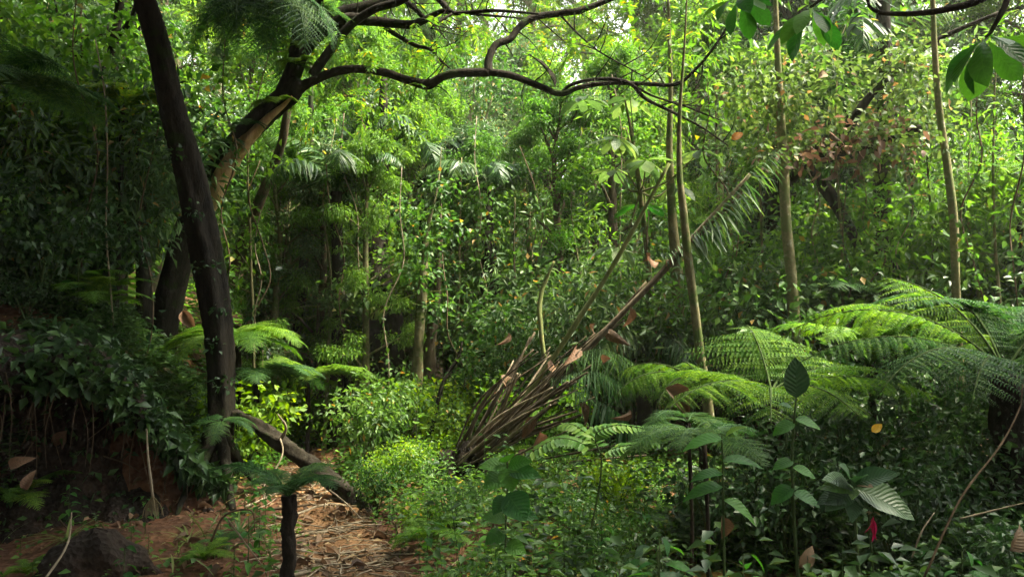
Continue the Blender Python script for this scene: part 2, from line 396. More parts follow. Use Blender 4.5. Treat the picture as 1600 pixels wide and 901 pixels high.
def order(group, root, desc, place, px):
    """members of a group get «desc, n-th from left place»"""
    root['group'] = group
    ORD.setdefault((desc, place), []).append((px, root))
WORDS = 'second third fourth fifth sixth seventh eighth ninth tenth eleventh twelfth thirteenth fourteenth fifteenth sixteenth seventeenth eighteenth nineteenth twentieth'.split() + ['twenty-' + w for w in 'first second third fourth fifth sixth seventh eighth ninth'.split()] + ['thirtieth']
def finish_labels():
    for (desc, place), L in ORD.items():
        L.sort(key=lambda t: t[0]); n = len(L)
        for i, (px, r) in enumerate(L):
            w = '' if n == 1 else ('leftmost' if i == 0 else 'rightmost' if i == n - 1 else WORDS[i - 1] + ' from left')
            r['label'] = f'{desc} {place}' + (f', {w}' if w else '')

# ------------------------------------------------------------------ leaf meshes shared by all copies
LM = {}
def leaf_mesh(key, T):
    b = B(); b.add(*T); LM[key] = b.mesh(key)
for key, T in (('big', T_BIG), ('round', T_ROUND), ('obo', T_OBO), ('med', T_MED), ('curl', T_CURL), ('strap', T_STRAP)):
    leaf_mesh(key, T)
LM['big2'] = None
b = B(); b.add(*leaf_template(7, ovate(0.2), 0.35, 0.42, 0.015)); LM['big2'] = b.mesh('drooping_leaf')
b = B(); b.add(*leaf_template(8, obovate(0.17), 0.35, 0.45, 0.012)); LM['obo2'] = b.mesh('drooping_leaf')
b = B(); b.add(*leaf_template(6, ovate(0.27), 0.1, 0.1, 0.01)); LM['flat'] = b.mesh('flat_leaf')
def matmesh(key, mat):
    """the shared leaf mesh in one colour"""
    k = key + '|' + mat
    if k not in LM:
        LM[k] = LM[key].copy(); LM[k].materials.append(M[mat])
    return LM[k]
def frame_matrix(p, D, N, s, w=1.0):
    D = Vector(D).normalized(); x = D.cross(Vector(N))
    if x.length < 1e-4: x = D.cross(Vector((1, 0.2, 0.1)))
    x.normalize(); z = x.cross(D)
    m = Matrix((x * s * w, D * s, z * s)).transposed().to_4x4(); m.translation = Vector(p)
    return m
def leaf_part(parent, key, mat, p, D, N, s, w=1.0, name='leaf', label=None):
    o = bpy.data.objects.new(name, matmesh(key, mat)); COL.objects.link(o)
    o.parent = parent; o.matrix_local = frame_matrix(p, D, N, s, w)
    if label: o['label'] = label
    return o

# ------------------------------------------------------------------ fronds
def arc(L, a0, a1, n, curl=1.0):
    s = np.linspace(0, 1, n); a = a0 + (a1 - a0) * s ** curl
    st = L / (n - 1)
    y = np.concatenate(([0], np.cumsum(np.cos(a[:-1]) * st))); z = np.concatenate(([0], np.cumsum(np.sin(a[:-1]) * st)))
    return np.stack((np.zeros(n), y, z), -1)
def pin_shape(s): return np.sin(math.pi * np.clip(s * 0.86 + 0.14, 0, 1) ** 0.92)
def fern_frond(L, a0, a1, npin, plen, nl, seed, droop=0.25, mat='fern', bare=0.14, lw=0.36, leafT=T_SMALL):
    """one bipinnate frond as a single mesh, root at the origin, growing along +Y"""
    g = np.random.default_rng(seed); b = B()
    p = arc(L, a0, a1, 26)
    p[:, 0] += 0.05 * L * np.sin(np.linspace(0, 2.5, 26) + seed) * np.linspace(0, 1, 26)
    tube(b, p, [0.007 * L + 0.004, 0.002], n=26, seg=5)
    x, y_, t = frames(p); x = np.tile((1.0, 0, 0), (26, 1)); nz = np.cross(x, t)
    s = np.linspace(bare, 0.99, npin)
    f = lambda A: np.stack([np.interp(s, np.linspace(0, 1, 26), A[:, k]) for k in range(3)], -1)
    pp, tt, nn = f(p), f(t), f(nz)
    ln = plen * pin_shape((s - bare) / (1 - bare)) * g.uniform(0.72, 1.06, npin) + 0.02 * L
    for sd in (-1, 1):
        sw = 0.28 + 0.5 * s[:, None] ** 2
        d = norm(sd * np.array((1.0, 0, 0)) * np.cos(sw) + tt * np.sin(sw) + nn * 0.1 + g.normal(size=(npin, 3)) * 0.05)
        u = np.linspace(0.04, 1.0, nl)
        C = pp[:, None] + ln[:, None, None] * (d[:, None] * u[None, :, None] + np.array((0, 0, -1.0)) * droop * (u ** 2)[None, :, None])
        dd = norm(d[:, None] + np.array((0, 0, -1.0)) * 2 * droop * u[None, :, None])
        nb = np.broadcast_to(nn[:, None], dd.shape)
        per = norm(np.cross(nb, dd))
        size = ln[:, None] * lw * (1.02 - u[None]) ** 0.75 * np.ones_like(ln)[:, None] + 0.004
        # midrib of the pinna
        w = 0.0025
        V = np.stack((C - per * w, C + per * w), 2).reshape(npin, -1, 3)
        k = nl; i = np.arange(k - 1) * 2
        q = np.stack((i, i + 1, i + 3, i + 2), -1)
        b.add(V.reshape(-1, 3), [(q[None] + (np.arange(npin) * 2 * k)[:, None, None]).reshape(-1, 4)])
        for s2 in (-1, 1):
            D = norm(s2 * per + 0.35 * dd + g.normal(size=dd.shape) * 0.06 - nb * 0.15)
            scatter(b, leafT, C.reshape(-1, 3), D.reshape(-1, 3), (nb + 0.12 * g.normal(size=nb.shape)).reshape(-1, 3), (size * 0.6).ravel(), 0.8)
    me = b.mesh('fern_frond'); me.materials.append(M[mat]); return me
def pinna_mesh(mat, seed, nl=17, leafT=T_SMALL, droop=0.22, lw=0.13, fwd=0.3):
    g = np.random.default_rng(seed); b = B()
    u = np.linspace(0.03, 1.0, nl)
    C = np.stack((np.zeros(nl), u, -droop * u * u), -1)
    tube(b, C, [0.006, 0.002], n=nl, seg=3, cap=False)
    for sd in (-1, 1):
        D = norm(np.stack((np.full(nl, sd), np.full(nl, fwd), np.full(nl, -0.25)), -1) + g.normal(size=(nl, 3)) * 0.06)
        scatter(b, leafT, C, D, np.tile((0, 0, 1.0), (nl, 1)) + 0.1 * g.normal(size=(nl, 3)), (lw * (1.03 - u) ** 0.5 + 0.01) * g.uniform(0.8, 1.1, nl), 0.72)
    me = b.mesh('pinna'); me.materials.append(M[mat]); return me
PIN = {}
def pinna_frond(parent, p0, az, L, a0, a1, npin, plen, mat, seed, droop=0.1, label=None, roll=0.0):
    """a big near frond whose pinnae are each an object: frond > pinna"""
    g = np.random.default_rng(seed)
    p = arc(L, a0, a1, 22)
    b = B(); tube(b, p, [0.011, 0.003], n=22, seg=6)
    me = b.mesh('rachis'); 
    fr = obj('frond', me, 'stem', parent, tuple(p0), label=label); fr.rotation_euler = Euler((0, roll, az), 'XYZ')
    if mat not in PIN: PIN[mat] = [pinna_mesh(mat, k) for k in range(3)]
    t = norm(np.gradient(p, axis=0)); X = np.array((1.0, 0, 0))
    for s in np.linspace(0.16, 0.985, npin):
        i = s * 21; k = int(i); q = p[k] + (p[min(k + 1, 21)] - p[k]) * (i - k); tt = t[k]; nn = np.cross(X, tt)
        ln = plen * float(pin_shape(np.array((s - 0.16) / 0.84))) + 0.03
        for sd in (-1, 1):
            if g.random() < 0.06: continue
            sw = 0.12 + 0.4 * s ** 2
            d = sd * X * math.cos(sw) + tt * math.sin(sw) - nn * droop * g.uniform(0.3, 2.0) + g.normal(size=3) * 0.06
            o = bpy.data.objects.new('pinna', PIN[mat][int(g.integers(3))]); COL.objects.link(o)
            o.parent = fr; o.matrix_local = frame_matrix(q, d, nn, ln * g.uniform(0.8, 1.06))
    return fr
def palm_frond(L, a0, a1, n, ll, seed, mat='palm', hang=0.6, lw=0.045, bare=0.12):
    g = np.random.default_rng(seed); b = B()
    p = arc(L, a0, a1, 24)
    tube(b, p, [0.012 * L ** 0.5, 0.003], n=24, seg=5)
    t = norm(np.gradient(p, axis=0)); X = np.array((1.0, 0, 0)); nz = np.cross(np.tile(X, (24, 1)), t)
    s = np.linspace(bare, 0.99, n)
    f = lambda A: np.stack([np.interp(s, np.linspace(0, 1, 24), A[:, k]) for k in range(3)], -1)
    pp, tt, nn = f(p), f(t), f(nz)
    for sd in (-1, 1):
        d = norm(sd * X * 0.9 + tt * (0.45 + 0.5 * s[:, None]) - np.array((0, 0, 1.0)) * hang * g.uniform(0.5, 1.3, (n, 1)) + g.normal(size=(n, 3)) * 0.08)
        ln = ll * np.sin(math.pi * np.clip(s * 0.8 + 0.17, 0, 1)) * g.uniform(0.8, 1.1, n) + 0.05
        scatter(b, leaf_template(4, strapw(0.03), 0.3, 0.35), pp, d, nn + 0.3 * g.normal(size=(n, 3)), ln, lw / 0.03)
    me = b.mesh('palm_frond'); me.materials.append(M[mat]); return me

# ------------------------------------------------------------------ trees
def spray_leaves(b, g, C, rad, n, kind, size):
    """leaves round the cluster centres C"""
    k = len(C)
    off = rv(g, k * n) * (g.random((k * n, 1)) ** 0.45) * np.repeat(rad, n)[:, None] * np.array((1, 1, 0.72))
    Pp = np.repeat(C, n, 0) + off
    up = np.array((0, 0, 1.0))
    if kind == 'pinnate':
        D = norm(off * 1.0 / np.maximum(np.linalg.norm(off, axis=1, keepdims=True), 1e-6) * 0.8 + rv(g, k * n) * 0.5 - up * 0.35)
        N = norm(up + rv(g, k * n) * 0.45); side = norm(np.cross(D, N))
        m = 7
        ss = np.repeat(size * g.uniform(0.7, 1.2, k * n), 1)
        for j in range(m):
            u = (j + 0.6) / m
            base = Pp + D * (u * ss[:, None]) - up * (u * u * 0.25 * ss[:, None])
            for sd in (-1, 1):
                scatter(b, T_NARROW if size < 0.3 else T_SMALL, base, norm(sd * side + 0.45 * D - up * 0.15 + 0.1 * g.normal(size=D.shape)), N, ss * 0.36 * (1.1 - 0.5 * u))
        scatter(b, T_SMALL, Pp + D * ss[:, None] - up * 0.25 * ss[:, None], D - 0.4 * up, N, ss * 0.3)
        return
    D = norm(norm(off) * 0.7 + rv(g, k * n) * 0.7 - up * (0.9 if kind == 'hang' else 0.3))
    N = norm(up * (0.9 if kind != 'hang' else 0.2) + rv(g, k * n) * 0.75 + norm(off) * 0.3)
    T = {'small': T_SMALL, 'narrow': T_NARROW, 'wide': T_WIDE, 'med': T_MED, 'hang': T_NARROW}[kind]
    scatter(b, T, Pp, D, N, size * g.uniform(0.6, 1.25, k * n))
def tree_meshes(seed, H, r0, cb, Rr, nl, sub, nleaf, kind, size, mat, bark, crad=0.5, rise=0.5, stems=1, lean=0.0, wob=0.12):
    g = np.random.default_rng(seed); tb = B(); lb = B(); Cs = []
    for sm in range(stems):
        a = g.random() * 6.28
        tip = np.array((math.cos(a), math.sin(a), 0)) * (lean + (0.3 * Rr if stems > 1 else 0))
        q = np.array([(0, 0, -0.4)] + [tip * (h ** 1.3) + np.append(g.normal(size=2) * wob * h, H * 0.96 * h) for h in (0.2, 0.45, 0.7, 0.88, 1.0)])
        rr = r0 * (1 if stems == 1 else 0.6)
        p = tube(tb, q, [rr * 1.25, rr, rr * 0.8, rr * 0.5, rr * 0.18], n=22, seg=9, rough=0.08, seed=seed + sm)
        m = max(4, nl // stems)
        for i in range(m):
            h = cb / H + (1 - cb / H) * ((i + 0.5) / m) ** 0.9
            k = min(21, int(h * 21)); o = p[k]
            az = i * 2.4 + g.random() * 0.9 + sm
            top = (h - cb / H) / (1 - cb / H)
            ln = Rr * (1.05 - 0.62 * top ** 1.5) * g.uniform(0.65, 1.1)
            el = rise * g.uniform(0.2, 1.1) + 0.7 * top
            d = np.array((math.cos(az) * math.cos(el), math.sin(az) * math.cos(el), math.sin(el)))
            e = o + d * ln; mid = o + d * ln * 0.5 + np.array((0, 0, 0.08 * ln)) + g.normal(size=3) * 0.07 * ln
            e = e + g.normal(size=3) * 0.08 * ln - np.array((0, 0, 0.1 * ln))
            c = tube(tb, [o, mid, e], [rr * 0.42 * (1.1 - 0.5 * h), rr * 0.08 + 0.004], n=7, seg=5, cap=False)
            for j in range(sub):
                u = 0.35 + 0.65 * (j + g.random()) / sub
                kk = c[min(6, int(u * 6))]
                dd = norm(d + rv(g, 1)[0] * 0.95 + np.array((0, 0, 0.1)))
                t2 = kk + dd * ln * g.uniform(0.16, 0.4)
                tube(tb, [kk, (kk + t2) / 2 + g.normal(size=3) * 0.04, t2], [0.012, 0.004], n=4, seg=3, cap=False)
                Cs.append(t2)
            Cs.append(e)
    C = np.array(Cs)
    spray_leaves(lb, g, C, crad * g.uniform(0.6, 1.3, len(C)), nleaf, kind, size)
    t = tb.mesh('trunk'); t.materials.append(M[bark])
    c = lb.mesh('crown', smooth=False); c.materials.append(M[mat])
    return t, c
def tree(name, meshes, label, cat, loc, rz=0, s=1.0):
    t = thing(name, label, cat, loc, None, rz, s)
    obj('trunk', meshes[0], None, t); obj('crown', meshes[1], None, t, kind='stuff')
    return t

# ------------------------------------------------------------------ the setting
def axis_values(lo, hi, step, far, k=1.22):
    v = list(np.arange(lo, hi + 1e-6, step)); s = step
    while v[-1] < far: s *= k; v.append(v[-1] + s)
    s = step
    while v[0] > -far: s *= k; v.insert(0, v[0] - s)
    return np.array(v)
xs, ys = axis_values(-7, 8, 0.075, 700), axis_values(2.5, 14, 0.075, 700)
X, Y = np.meshgrid(xs, ys, indexing='xy')
Z = ground(X, Y)
nx, ny = len(xs), len(ys)
i = np.arange(ny - 1)[:, None] * nx + np.arange(nx - 1)[None]
gb = B(); gb.add(np.stack((X, Y, Z), -1).reshape(-1, 3), [np.stack((i, i + 1, i + nx + 1, i + nx), -1).reshape(-1, 4)])
obj('ground', gb.mesh('ground'), 'soil', kind='structure')
# the trail: a ragged strip lying on the ground
PATHC = [(-0.62, 3.0), (-0.93, 4.6), (-1.1, 5.4), (-1.45, 6.4), (-2.0, 7.6), (-2.25, 8.8), (-2.2, 10.2), (-1.7, 12.0)]
pc = curve([(x, y, 0) for x, y in PATHC], 90)
tt = norm(np.gradient(pc, axis=0)); sd = np.stack((tt[:, 1], -tt[:, 0], 0 * tt[:, 0]), -1)
wl = 0.29 + 0.08 * np.sin(np.arange(90) * 0.5) + 0.06 * rng.normal(size=90); wl = wl * np.interp(np.arange(90), (0, 50, 89), (1.15, 0.95, 0.5))
off = np.linspace(-1, 1, 13)
V = pc[:, None] + sd[:, None] * (off[None] * wl[:, None])[..., None]
V[..., 2] = ground(V[..., 0], V[..., 1]) + 0.006
i = np.arange(89)[:, None] * 13 + np.arange(12)[None]
pb = B(); pb.add(V.reshape(-1, 3), [np.stack((i, i + 1, i + 14, i + 13), -1).reshape(-1, 4)])
obj('path', pb.mesh('path'), 'trail', kind='structure')
# muddy stream pool at the lower right
a = np.linspace(0, 2 * math.pi, 41)[:-1]
rr = 1 + 0.16 * np.sin(3 * a + 1) + 0.1 * np.sin(5 * a)
wx, wy = 1.5 + 0.95 * rr * np.cos(a), 4.95 + 0.75 * rr * np.sin(a)
wb = B(); wb.add(np.vstack((np.stack((wx, wy, np.full(40, -0.16)), -1), (1.5, 4.95, -0.16))), [np.stack((np.arange(40), (np.arange(40) + 1) % 40, np.full(40, 40)), -1)])
obj('water', wb.mesh('water', smooth=False), 'water', kind='structure')
def path_dist(x, y):
    d = np.full(np.shape(x), 9.0)
    for q in pc[::3]: d = np.minimum(d, np.hypot(x - q[0], y - q[1]))
    return d

# the lip of the left bank, overhanging a dark hollow
LA, LB = np.array((-2.55, 7.0)), np.array((-6.1, 4.75)); LD = (LB - LA) / np.linalg.norm(LB - LA); LN = np.array((LD[1], -LD[0]))
gl = np.random.default_rng(44); ns, ncs = 90, 21; V = []
for k in range(ns):
    u = k / (ns - 1); f = float(S((u + 0.01) / 0.3)); q = LA + (LB - LA) * u
    lip = -0.5 * f - 0.09 * math.sin(u * 17) - 0.05 * math.sin(u * 41 + 1)
    prof = curve(np.array([(1.5, 1.72, 0), (0.9, 1.6, 0), (0.35, 1.56, 0), (lip + 0.12, 1.42, 0), (lip, 1.22 + 0.06 * math.sin(u * 23), 0), (lip + 0.12, 1.08, 0), (0.22, 0.98, 0), (0.27, 0.7, 0), (0.14, 0.4, 0), (-0.06, 0.1, 0), (-0.3, -0.08, 0)]), ncs); bulge = 0.07 * math.sin(u * 29) + 0.05 * math.sin(u * 67 + 2)
    for a_, z_, _ in prof:
        a2 = a_ + gl.normal() * 0.02 + bulge * math.sin(3 * z_ + u * 9) + 0.22 * (1 - f); w = q + LN * a2; V.append((w[0], w[1], z_ * (0.12 + 0.88 * f) + gl.normal() * 0.02))
V = np.array(V); i = np.arange(ns - 1)[:, None] * ncs + np.arange(ncs - 1)[None]
b = B(); b.add(V, [np.stack((i, i + 1, i + ncs + 1, i + ncs), -1).reshape(-1, 4)]); obj('bank_lip', b.mesh('bank_lip'), 'shade_earth', kind='structure')  # the hollow's shade is put into this near-black colour
top_ = V.reshape(ns, ncs, 3)[:, 1:10].reshape(-1, 3); b = B(); k = 9500
q = top_[gl.integers(0, len(top_), k)] + rv(gl, k) * np.array((0.1, 0.1, 0.05)); keep_ = gl.random(k) < np.where(q[:, 0] < -0.62 * q[:, 1], 0.3, 1.0); q = q[keep_]; k = len(q)
scatter(b, T_SMALL, q, rv(gl, k) + np.array((0.2, -0.6, -0.35)), rv(gl, k) * 0.6 + np.array((0, -0.3, 0.9)), gl.uniform(0.06, 0.15, k))
fc = V.reshape(ns, ncs, 3)[4:, 11:19].reshape(-1, 3); k = 700; q = fc[gl.integers(0, len(fc), k)] + np.array((0.0, -0.03, 0))
scatter(b, T_SMALL, q, rv(gl, k) + np.array((0.1, -0.5, -0.5)), rv(gl, k) * 0.6 + np.array((0, -0.6, 0.6)), gl.uniform(0.04, 0.11, k))
obj('bank_foliage', b.mesh('bank_foliage', smooth=False), 'dark', kind='stuff')
b = B()
for k in range(70):
    p_ = V.reshape(ns, ncs, 3)[gl.integers(2, ns), gl.integers(8, 12)]; e_ = p_ + np.array((gl.normal() * 0.08, gl.normal() * 0.08, -gl.uniform(0.15, 0.7)))
    tube(b, [p_, (p_ + e_) / 2 + gl.normal(size=3) * 0.03, e_], [0.005, 0.0015], n=7, seg=4, cap=False)
for k in range(60):
    p_ = V.reshape(ns, ncs, 3)[gl.integers(6, ns), gl.integers(11, 19)]; d_ = rv(gl, 1)[0] * 0.3; d_[2] = -abs(d_[2]) - 0.1; tube(b, [p_, p_ + d_ * 0.5 + rv(gl, 1)[0] * 0.04, p_ + d_], [0.008, 0.003], n=6, seg=4, cap=False)
obj('hanging_roots', b.mesh('hanging_roots'), 'twig', kind='stuff')

# ------------------------------------------------------------------ loose cover that nobody could count
def cover(name, n, box, T, size, mat, keep, lift=0.02, flat=0.5, tilt=0.5, seed=1):
    g = np.random.default_rng(seed)
    x = g.uniform(box[0], box[1], n); y = g.uniform(box[2], box[3], n)
    k = keep(x, y) > g.random(n); x, y = x[k], y[k]; m = len(x)
    z = ground(x, y) + g.random(m) * lift + 0.012
    az = g.random(m) * 6.28
    D = np.stack((np.cos(az), np.sin(az), g.uniform(-0.15, tilt, m)), -1)
    N = norm(np.array((0, 0, 1.0)) + rv(g, m) * flat)
    b = B(); scatter(b, T, np.stack((x, y, z), -1), D, N, size * g.uniform(0.5, 1.4, m))
    return obj(name, b.mesh(name, smooth=False), mat, kind='stuff')
clump = lambda x, y: np.clip(0.55 + 0.5 * np.sin(1.9 * x + 1.1 * y) * np.sin(1.3 * y - 0.8 * x) + 0.25 * np.sin(4.1 * x) * np.sin(3.7 * y), 0.05, 1)
green = lambda x, y: clump(x, y) * np.clip((path_dist(x, y) - 0.38) * 2.5, 0, 1) * np.where((x < -1.2) & (y < 7.2), 0.16, 1)
cover('ground_cover', 60000, (-6, 7, 2.6, 14), T_WIDE, 0.055, 'mid', green, 0.16, 0.5, 0.6, 3)
def sprouts(name, n, box, size, mat, keep, seed, hmax=0.4, T=T_WIDE):
    g = np.random.default_rng(seed); x = g.uniform(box[0], box[1], n); y = g.uniform(box[2], box[3], n)
    k = keep(x, y) > g.random(n); x, y = x[k], y[k]; m = len(x); z = ground(x, y); b = B()
    H = g.uniform(0.08, hmax, m); lean = g.normal(size=(m, 2)) * 0.25 * H[:, None]; sz = size * g.uniform(0.55, 1.35, m)
    for j in range(9):
        u = 0.25 + 0.75 * j / 8; az = j * 2.4 + g.random(m) * 6.28
        D = np.stack((np.cos(az), np.sin(az), g.uniform(-0.35, 0.5, m)), -1)
        scatter(b, T, np.stack((x + lean[:, 0] * u, y + lean[:, 1] * u, z + H * u), -1) + 0.012 * D, D, norm(np.array((0, 0, 1.0)) + 0.4 * rv(g, m)), sz * g.uniform(0.7, 1.1, m))
    for i_ in range(0, m, 2): tube(b, [(x[i_], y[i_], z[i_] - 0.02), (x[i_] + lean[i_, 0], y[i_] + lean[i_, 1], z[i_] + H[i_])], [0.003, 0.002], n=3, seg=3, cap=False)
    return obj(name, b.mesh(name, smooth=False), mat, kind='stuff')
edge = lambda x, y: np.clip((path_dist(x, y) - 0.27) * 5, 0, 1) * (np.hypot((x - 1.5) / 0.9, (y - 4.95) / 0.7) > 1) * ~((np.abs(x / y - 0.245) < 0.035) & (y < 4.9))
right_ = lambda x, y: edge(x, y) * (x > -1.6 - 0.25 * (y - 5))
sprouts('undergrowth', 2600, (-2.5, 5.5, 3.0, 9.5), 0.075, 'mid', lambda x, y: right_(x, y) * 0.75 * np.clip(1.5 - 0.35 * (x - 0.5), 0.15, 1), 15, 0.34)
sprouts('undergrowth', 3200, (-0.5, 6.0, 2.9, 7.0), 0.095, 'dark', lambda x, y: right_(x, y) * 0.9 * np.clip(0.2 + 0.4 * x, 0.1, 1), 16, 0.7, T_SMALL)
sprouts('undergrowth', 1500, (-1.5, 4.5, 4.8, 10), 0.06, 'fresh', lambda x, y: right_(x, y) * 0.8 * (x < 2.2), 17, 0.3)
sprouts('undergrowth', 6500, (-7.5, -2.2, 5.2, 10), 0.085, 'dark', lambda x, y: (ground(x, y) > 0.25) * edge(x, y) * np.where((x > -0.61 * y) & (ground(x, y) < 1.4) & (y < 7.2), 0.0, 1) * np.where((x < -0.615 * y) & (ground(x, y) > 1.15) & (ground(x, y) < 1.75) & (y < 7.5), 0.2, 1.0), 18, 0.35, T_SMALL)
sprouts('undergrowth', 900, (-4.6, -1.6, 7.6, 12), 0.065, 'fresh', lambda x, y: (x > -0.36 * y) * edge(x, y) * 0.9, 19, 0.4)
cover('far_ground_cover', 50000, (-16, 18, 11, 34), T_WIDE, 0.16, 'fresh', lambda x, y: np.full(np.shape(x), 0.9), 0.5, 0.5, 0.6, 13)
cover('grass', 9000, (-4, 6, 4.0, 12), T_STRIP, 0.2, 'strap', lambda x, y: green(x, y) * 0.5, 0.05, 0.6, 1.6, 4)
lit = lambda x, y: np.clip(1.25 - path_dist(x, y) * 1.1, 0.14, 1)
cover('leaf_litter', 12000, (-4.5, 3, 2.8, 11), T_SMALL, 0.055, 'litter', lit, 0.012, 0.35, 0.2, 5)
cover('dead_leaves', 2200, (-5.5, 6, 2.8, 11), T_CURL, 0.10, 'dead', lambda x, y: 0.35 + 0.5 * (path_dist(x, y) < 1.2), 0.02, 0.5, 0.35, 6)
g = np.random.default_rng(9); b = B()
for k in range(300):
    q = pc[g.integers(5, 75)] if k < 300 else np.array((g.uniform(-4.5, -0.5), g.uniform(3.5, 8), 0))
    x, y = q[0] + g.normal() * 0.35, q[1] + g.normal() * 0.3
    az = g.random() * 6.28; ln = g.uniform(0.08, 0.42)
    t_ = np.linspace(-0.5, 0.5, 4); xx = x + np.cos(az) * t_ * ln; yy = y + np.sin(az) * t_ * ln + 0.04 * ln * np.sin(t_ * 9)
    tube(b, np.stack((xx, yy, ground(xx, yy) + 0.012 + g.random() * 0.02), -1), [g.uniform(0.002, 0.006)] * 2, n=4, seg=4, cap=False)
obj('twigs', b.mesh('twigs'), 'stick', kind='stuff')

# ------------------------------------------------------------------ the big trees of the photograph
def world_tube(name, pts, rad, mat, parent, base, seg=10, rough=0.06, n=None, seed=0, label=None):
    b = B(); tube(b, pts, rad, n=n or len(pts) * 5, seg=seg, rough=rough, seed=seed)
    return obj(name, b.mesh(name, off=base), mat, parent, label=label)
def cluster_part(name, centres, rad, n, kind, size, mat, parent, base, seed):
    b = B(); g = np.random.default_rng(seed)
    C = np.array(centres); spray_leaves(b, g, C, rad * g.uniform(0.7, 1.3, len(C)), n, kind, size)
    return obj(name, b.mesh(name, off=base, smooth=False), mat, parent, kind='stuff')
def PP(lst): return [P(*a) for a in lst]

# dark leaning tree by the trail
base = gpoint(338, 7.6)
t1 = thing('leaning_tree', 'thick dark trunk leaning left, standing at the foot of the earth bank beside the trail', 'tree', base)
world_tube('trunk', PP([(338, 775, 7.6), (340, 735, 7.6), (344, 640, 7.6), (340, 520, 7.6), (326, 400, 7.6), (302, 300, 7.6), (280, 210, 7.55), (258, 120, 7.5), (240, 50, 7.45), (222, -20, 7.4), (190, -130, 7.3), (150, -300, 7.2)]),
           [0.18, 0.14, 0.125, 0.125, 0.138, 0.128, 0.115, 0.104, 0.1, 0.096, 0.09, 0.07], 'bark_black', t1, base, seg=40, rough=0.13, n=220, seed=3)
for k, (dx, dd, py) in enumerate(((-75, -0.3, 770), (-40, -0.7, 790), (30, -0.6, 770), (70, 0.1, 745), (-60, 0.5, 700))):
    q = [P(338 + dx * 0.1, 672, 7.5), P(338 + dx * 0.45, 715, 7.55 + dd * 0.5)]
    e = gpoint(338 + dx, 7.6 + dd); q.append(e + np.array((0, 0, 0.03))); q.append(gpoint(338 + dx * 1.5, 7.6 + dd * 1.6) - np.array((0, 0, 0.08)))
    world_tube('root', q, [0.07, 0.05, 0.03, 0.015], 'bark_dark', t1, base, seg=8, rough=0.1, seed=k)
cluster_part('climber_leaves', [P(*a) for a in ((322, 420, 7.42), (345, 480, 7.42), (330, 540, 7.42), (350, 600, 7.42), (330, 660, 7.4), (300, 330, 7.4), (355, 690, 7.4), (275, 240, 7.4))], 0.13, 22, 'wide', 0.06, 'dark', t1, base, 6)
top = P(150, -300, 7.2); g = np.random.default_rng(21)
limbs = []
for k in range(11):
    az = k * 2.4; e = top + np.array((math.cos(az) * 2.6, math.sin(az) * 2.2 + 0.4, g.uniform(0.2, 2.0)))
    world_tube('branch', [P(185, -150 - 14 * k, 7.28), (top + e) / 2 + g.normal(size=3) * 0.2, e], [0.06, 0.035, 0.012], 'bark_dark', t1, base, seg=6)
    limbs += [e, (top + 2 * e) / 3, (2 * top + 2.5 * e) / 4.5 + g.normal(size=3) * 0.4]
cluster_part('crown', limbs + [l + g.normal(size=3) * 0.7 for l in limbs], 0.8, 75, 'small', 0.14, 'dark', t1, base, 5)

# old tree whose forked limbs arch over the middle
base = gpoint(250, 9.6)
t2 = thing('arching_tree', 'crooked tree with a strip of bare orange wood and long arching limbs', 'tree', base)
D2 = 9.4
world_tube('trunk', PP([(236, 620, 9.7), (252, 530, 9.65), (268, 450, 9.6), (288, 372, 9.55), (318, 312, 9.5), (345, 262, 9.45), (380, 212, 9.4), (415, 178, 9.4), (452, 148, 9.35), (470, 128, 9.3)]),
           [0.26, 0.2, 0.165, 0.155, 0.16, 0.15, 0.14, 0.13, 0.13, 0.09], 'bark_dark', t2, base, seg=20, rough=0.07, n=80, seed=8)
world_tube('bare_wood', [p + np.array((0.035, -0.085, -0.01)) for p in PP([(322, 345, 9.5), (338, 300, 9.46), (352, 268, 9.43), (384, 222, 9.38), (412, 193, 9.37), (440, 168, 9.33), (455, 153, 9.3)])],
           [0.03, 0.10, 0.105, 0.075, 0.05, 0.03, 0.01], 'wood', t2, base, seg=14, rough=0.12, n=40, seed=4, label='strip of bare orange wood where the bark has peeled off')
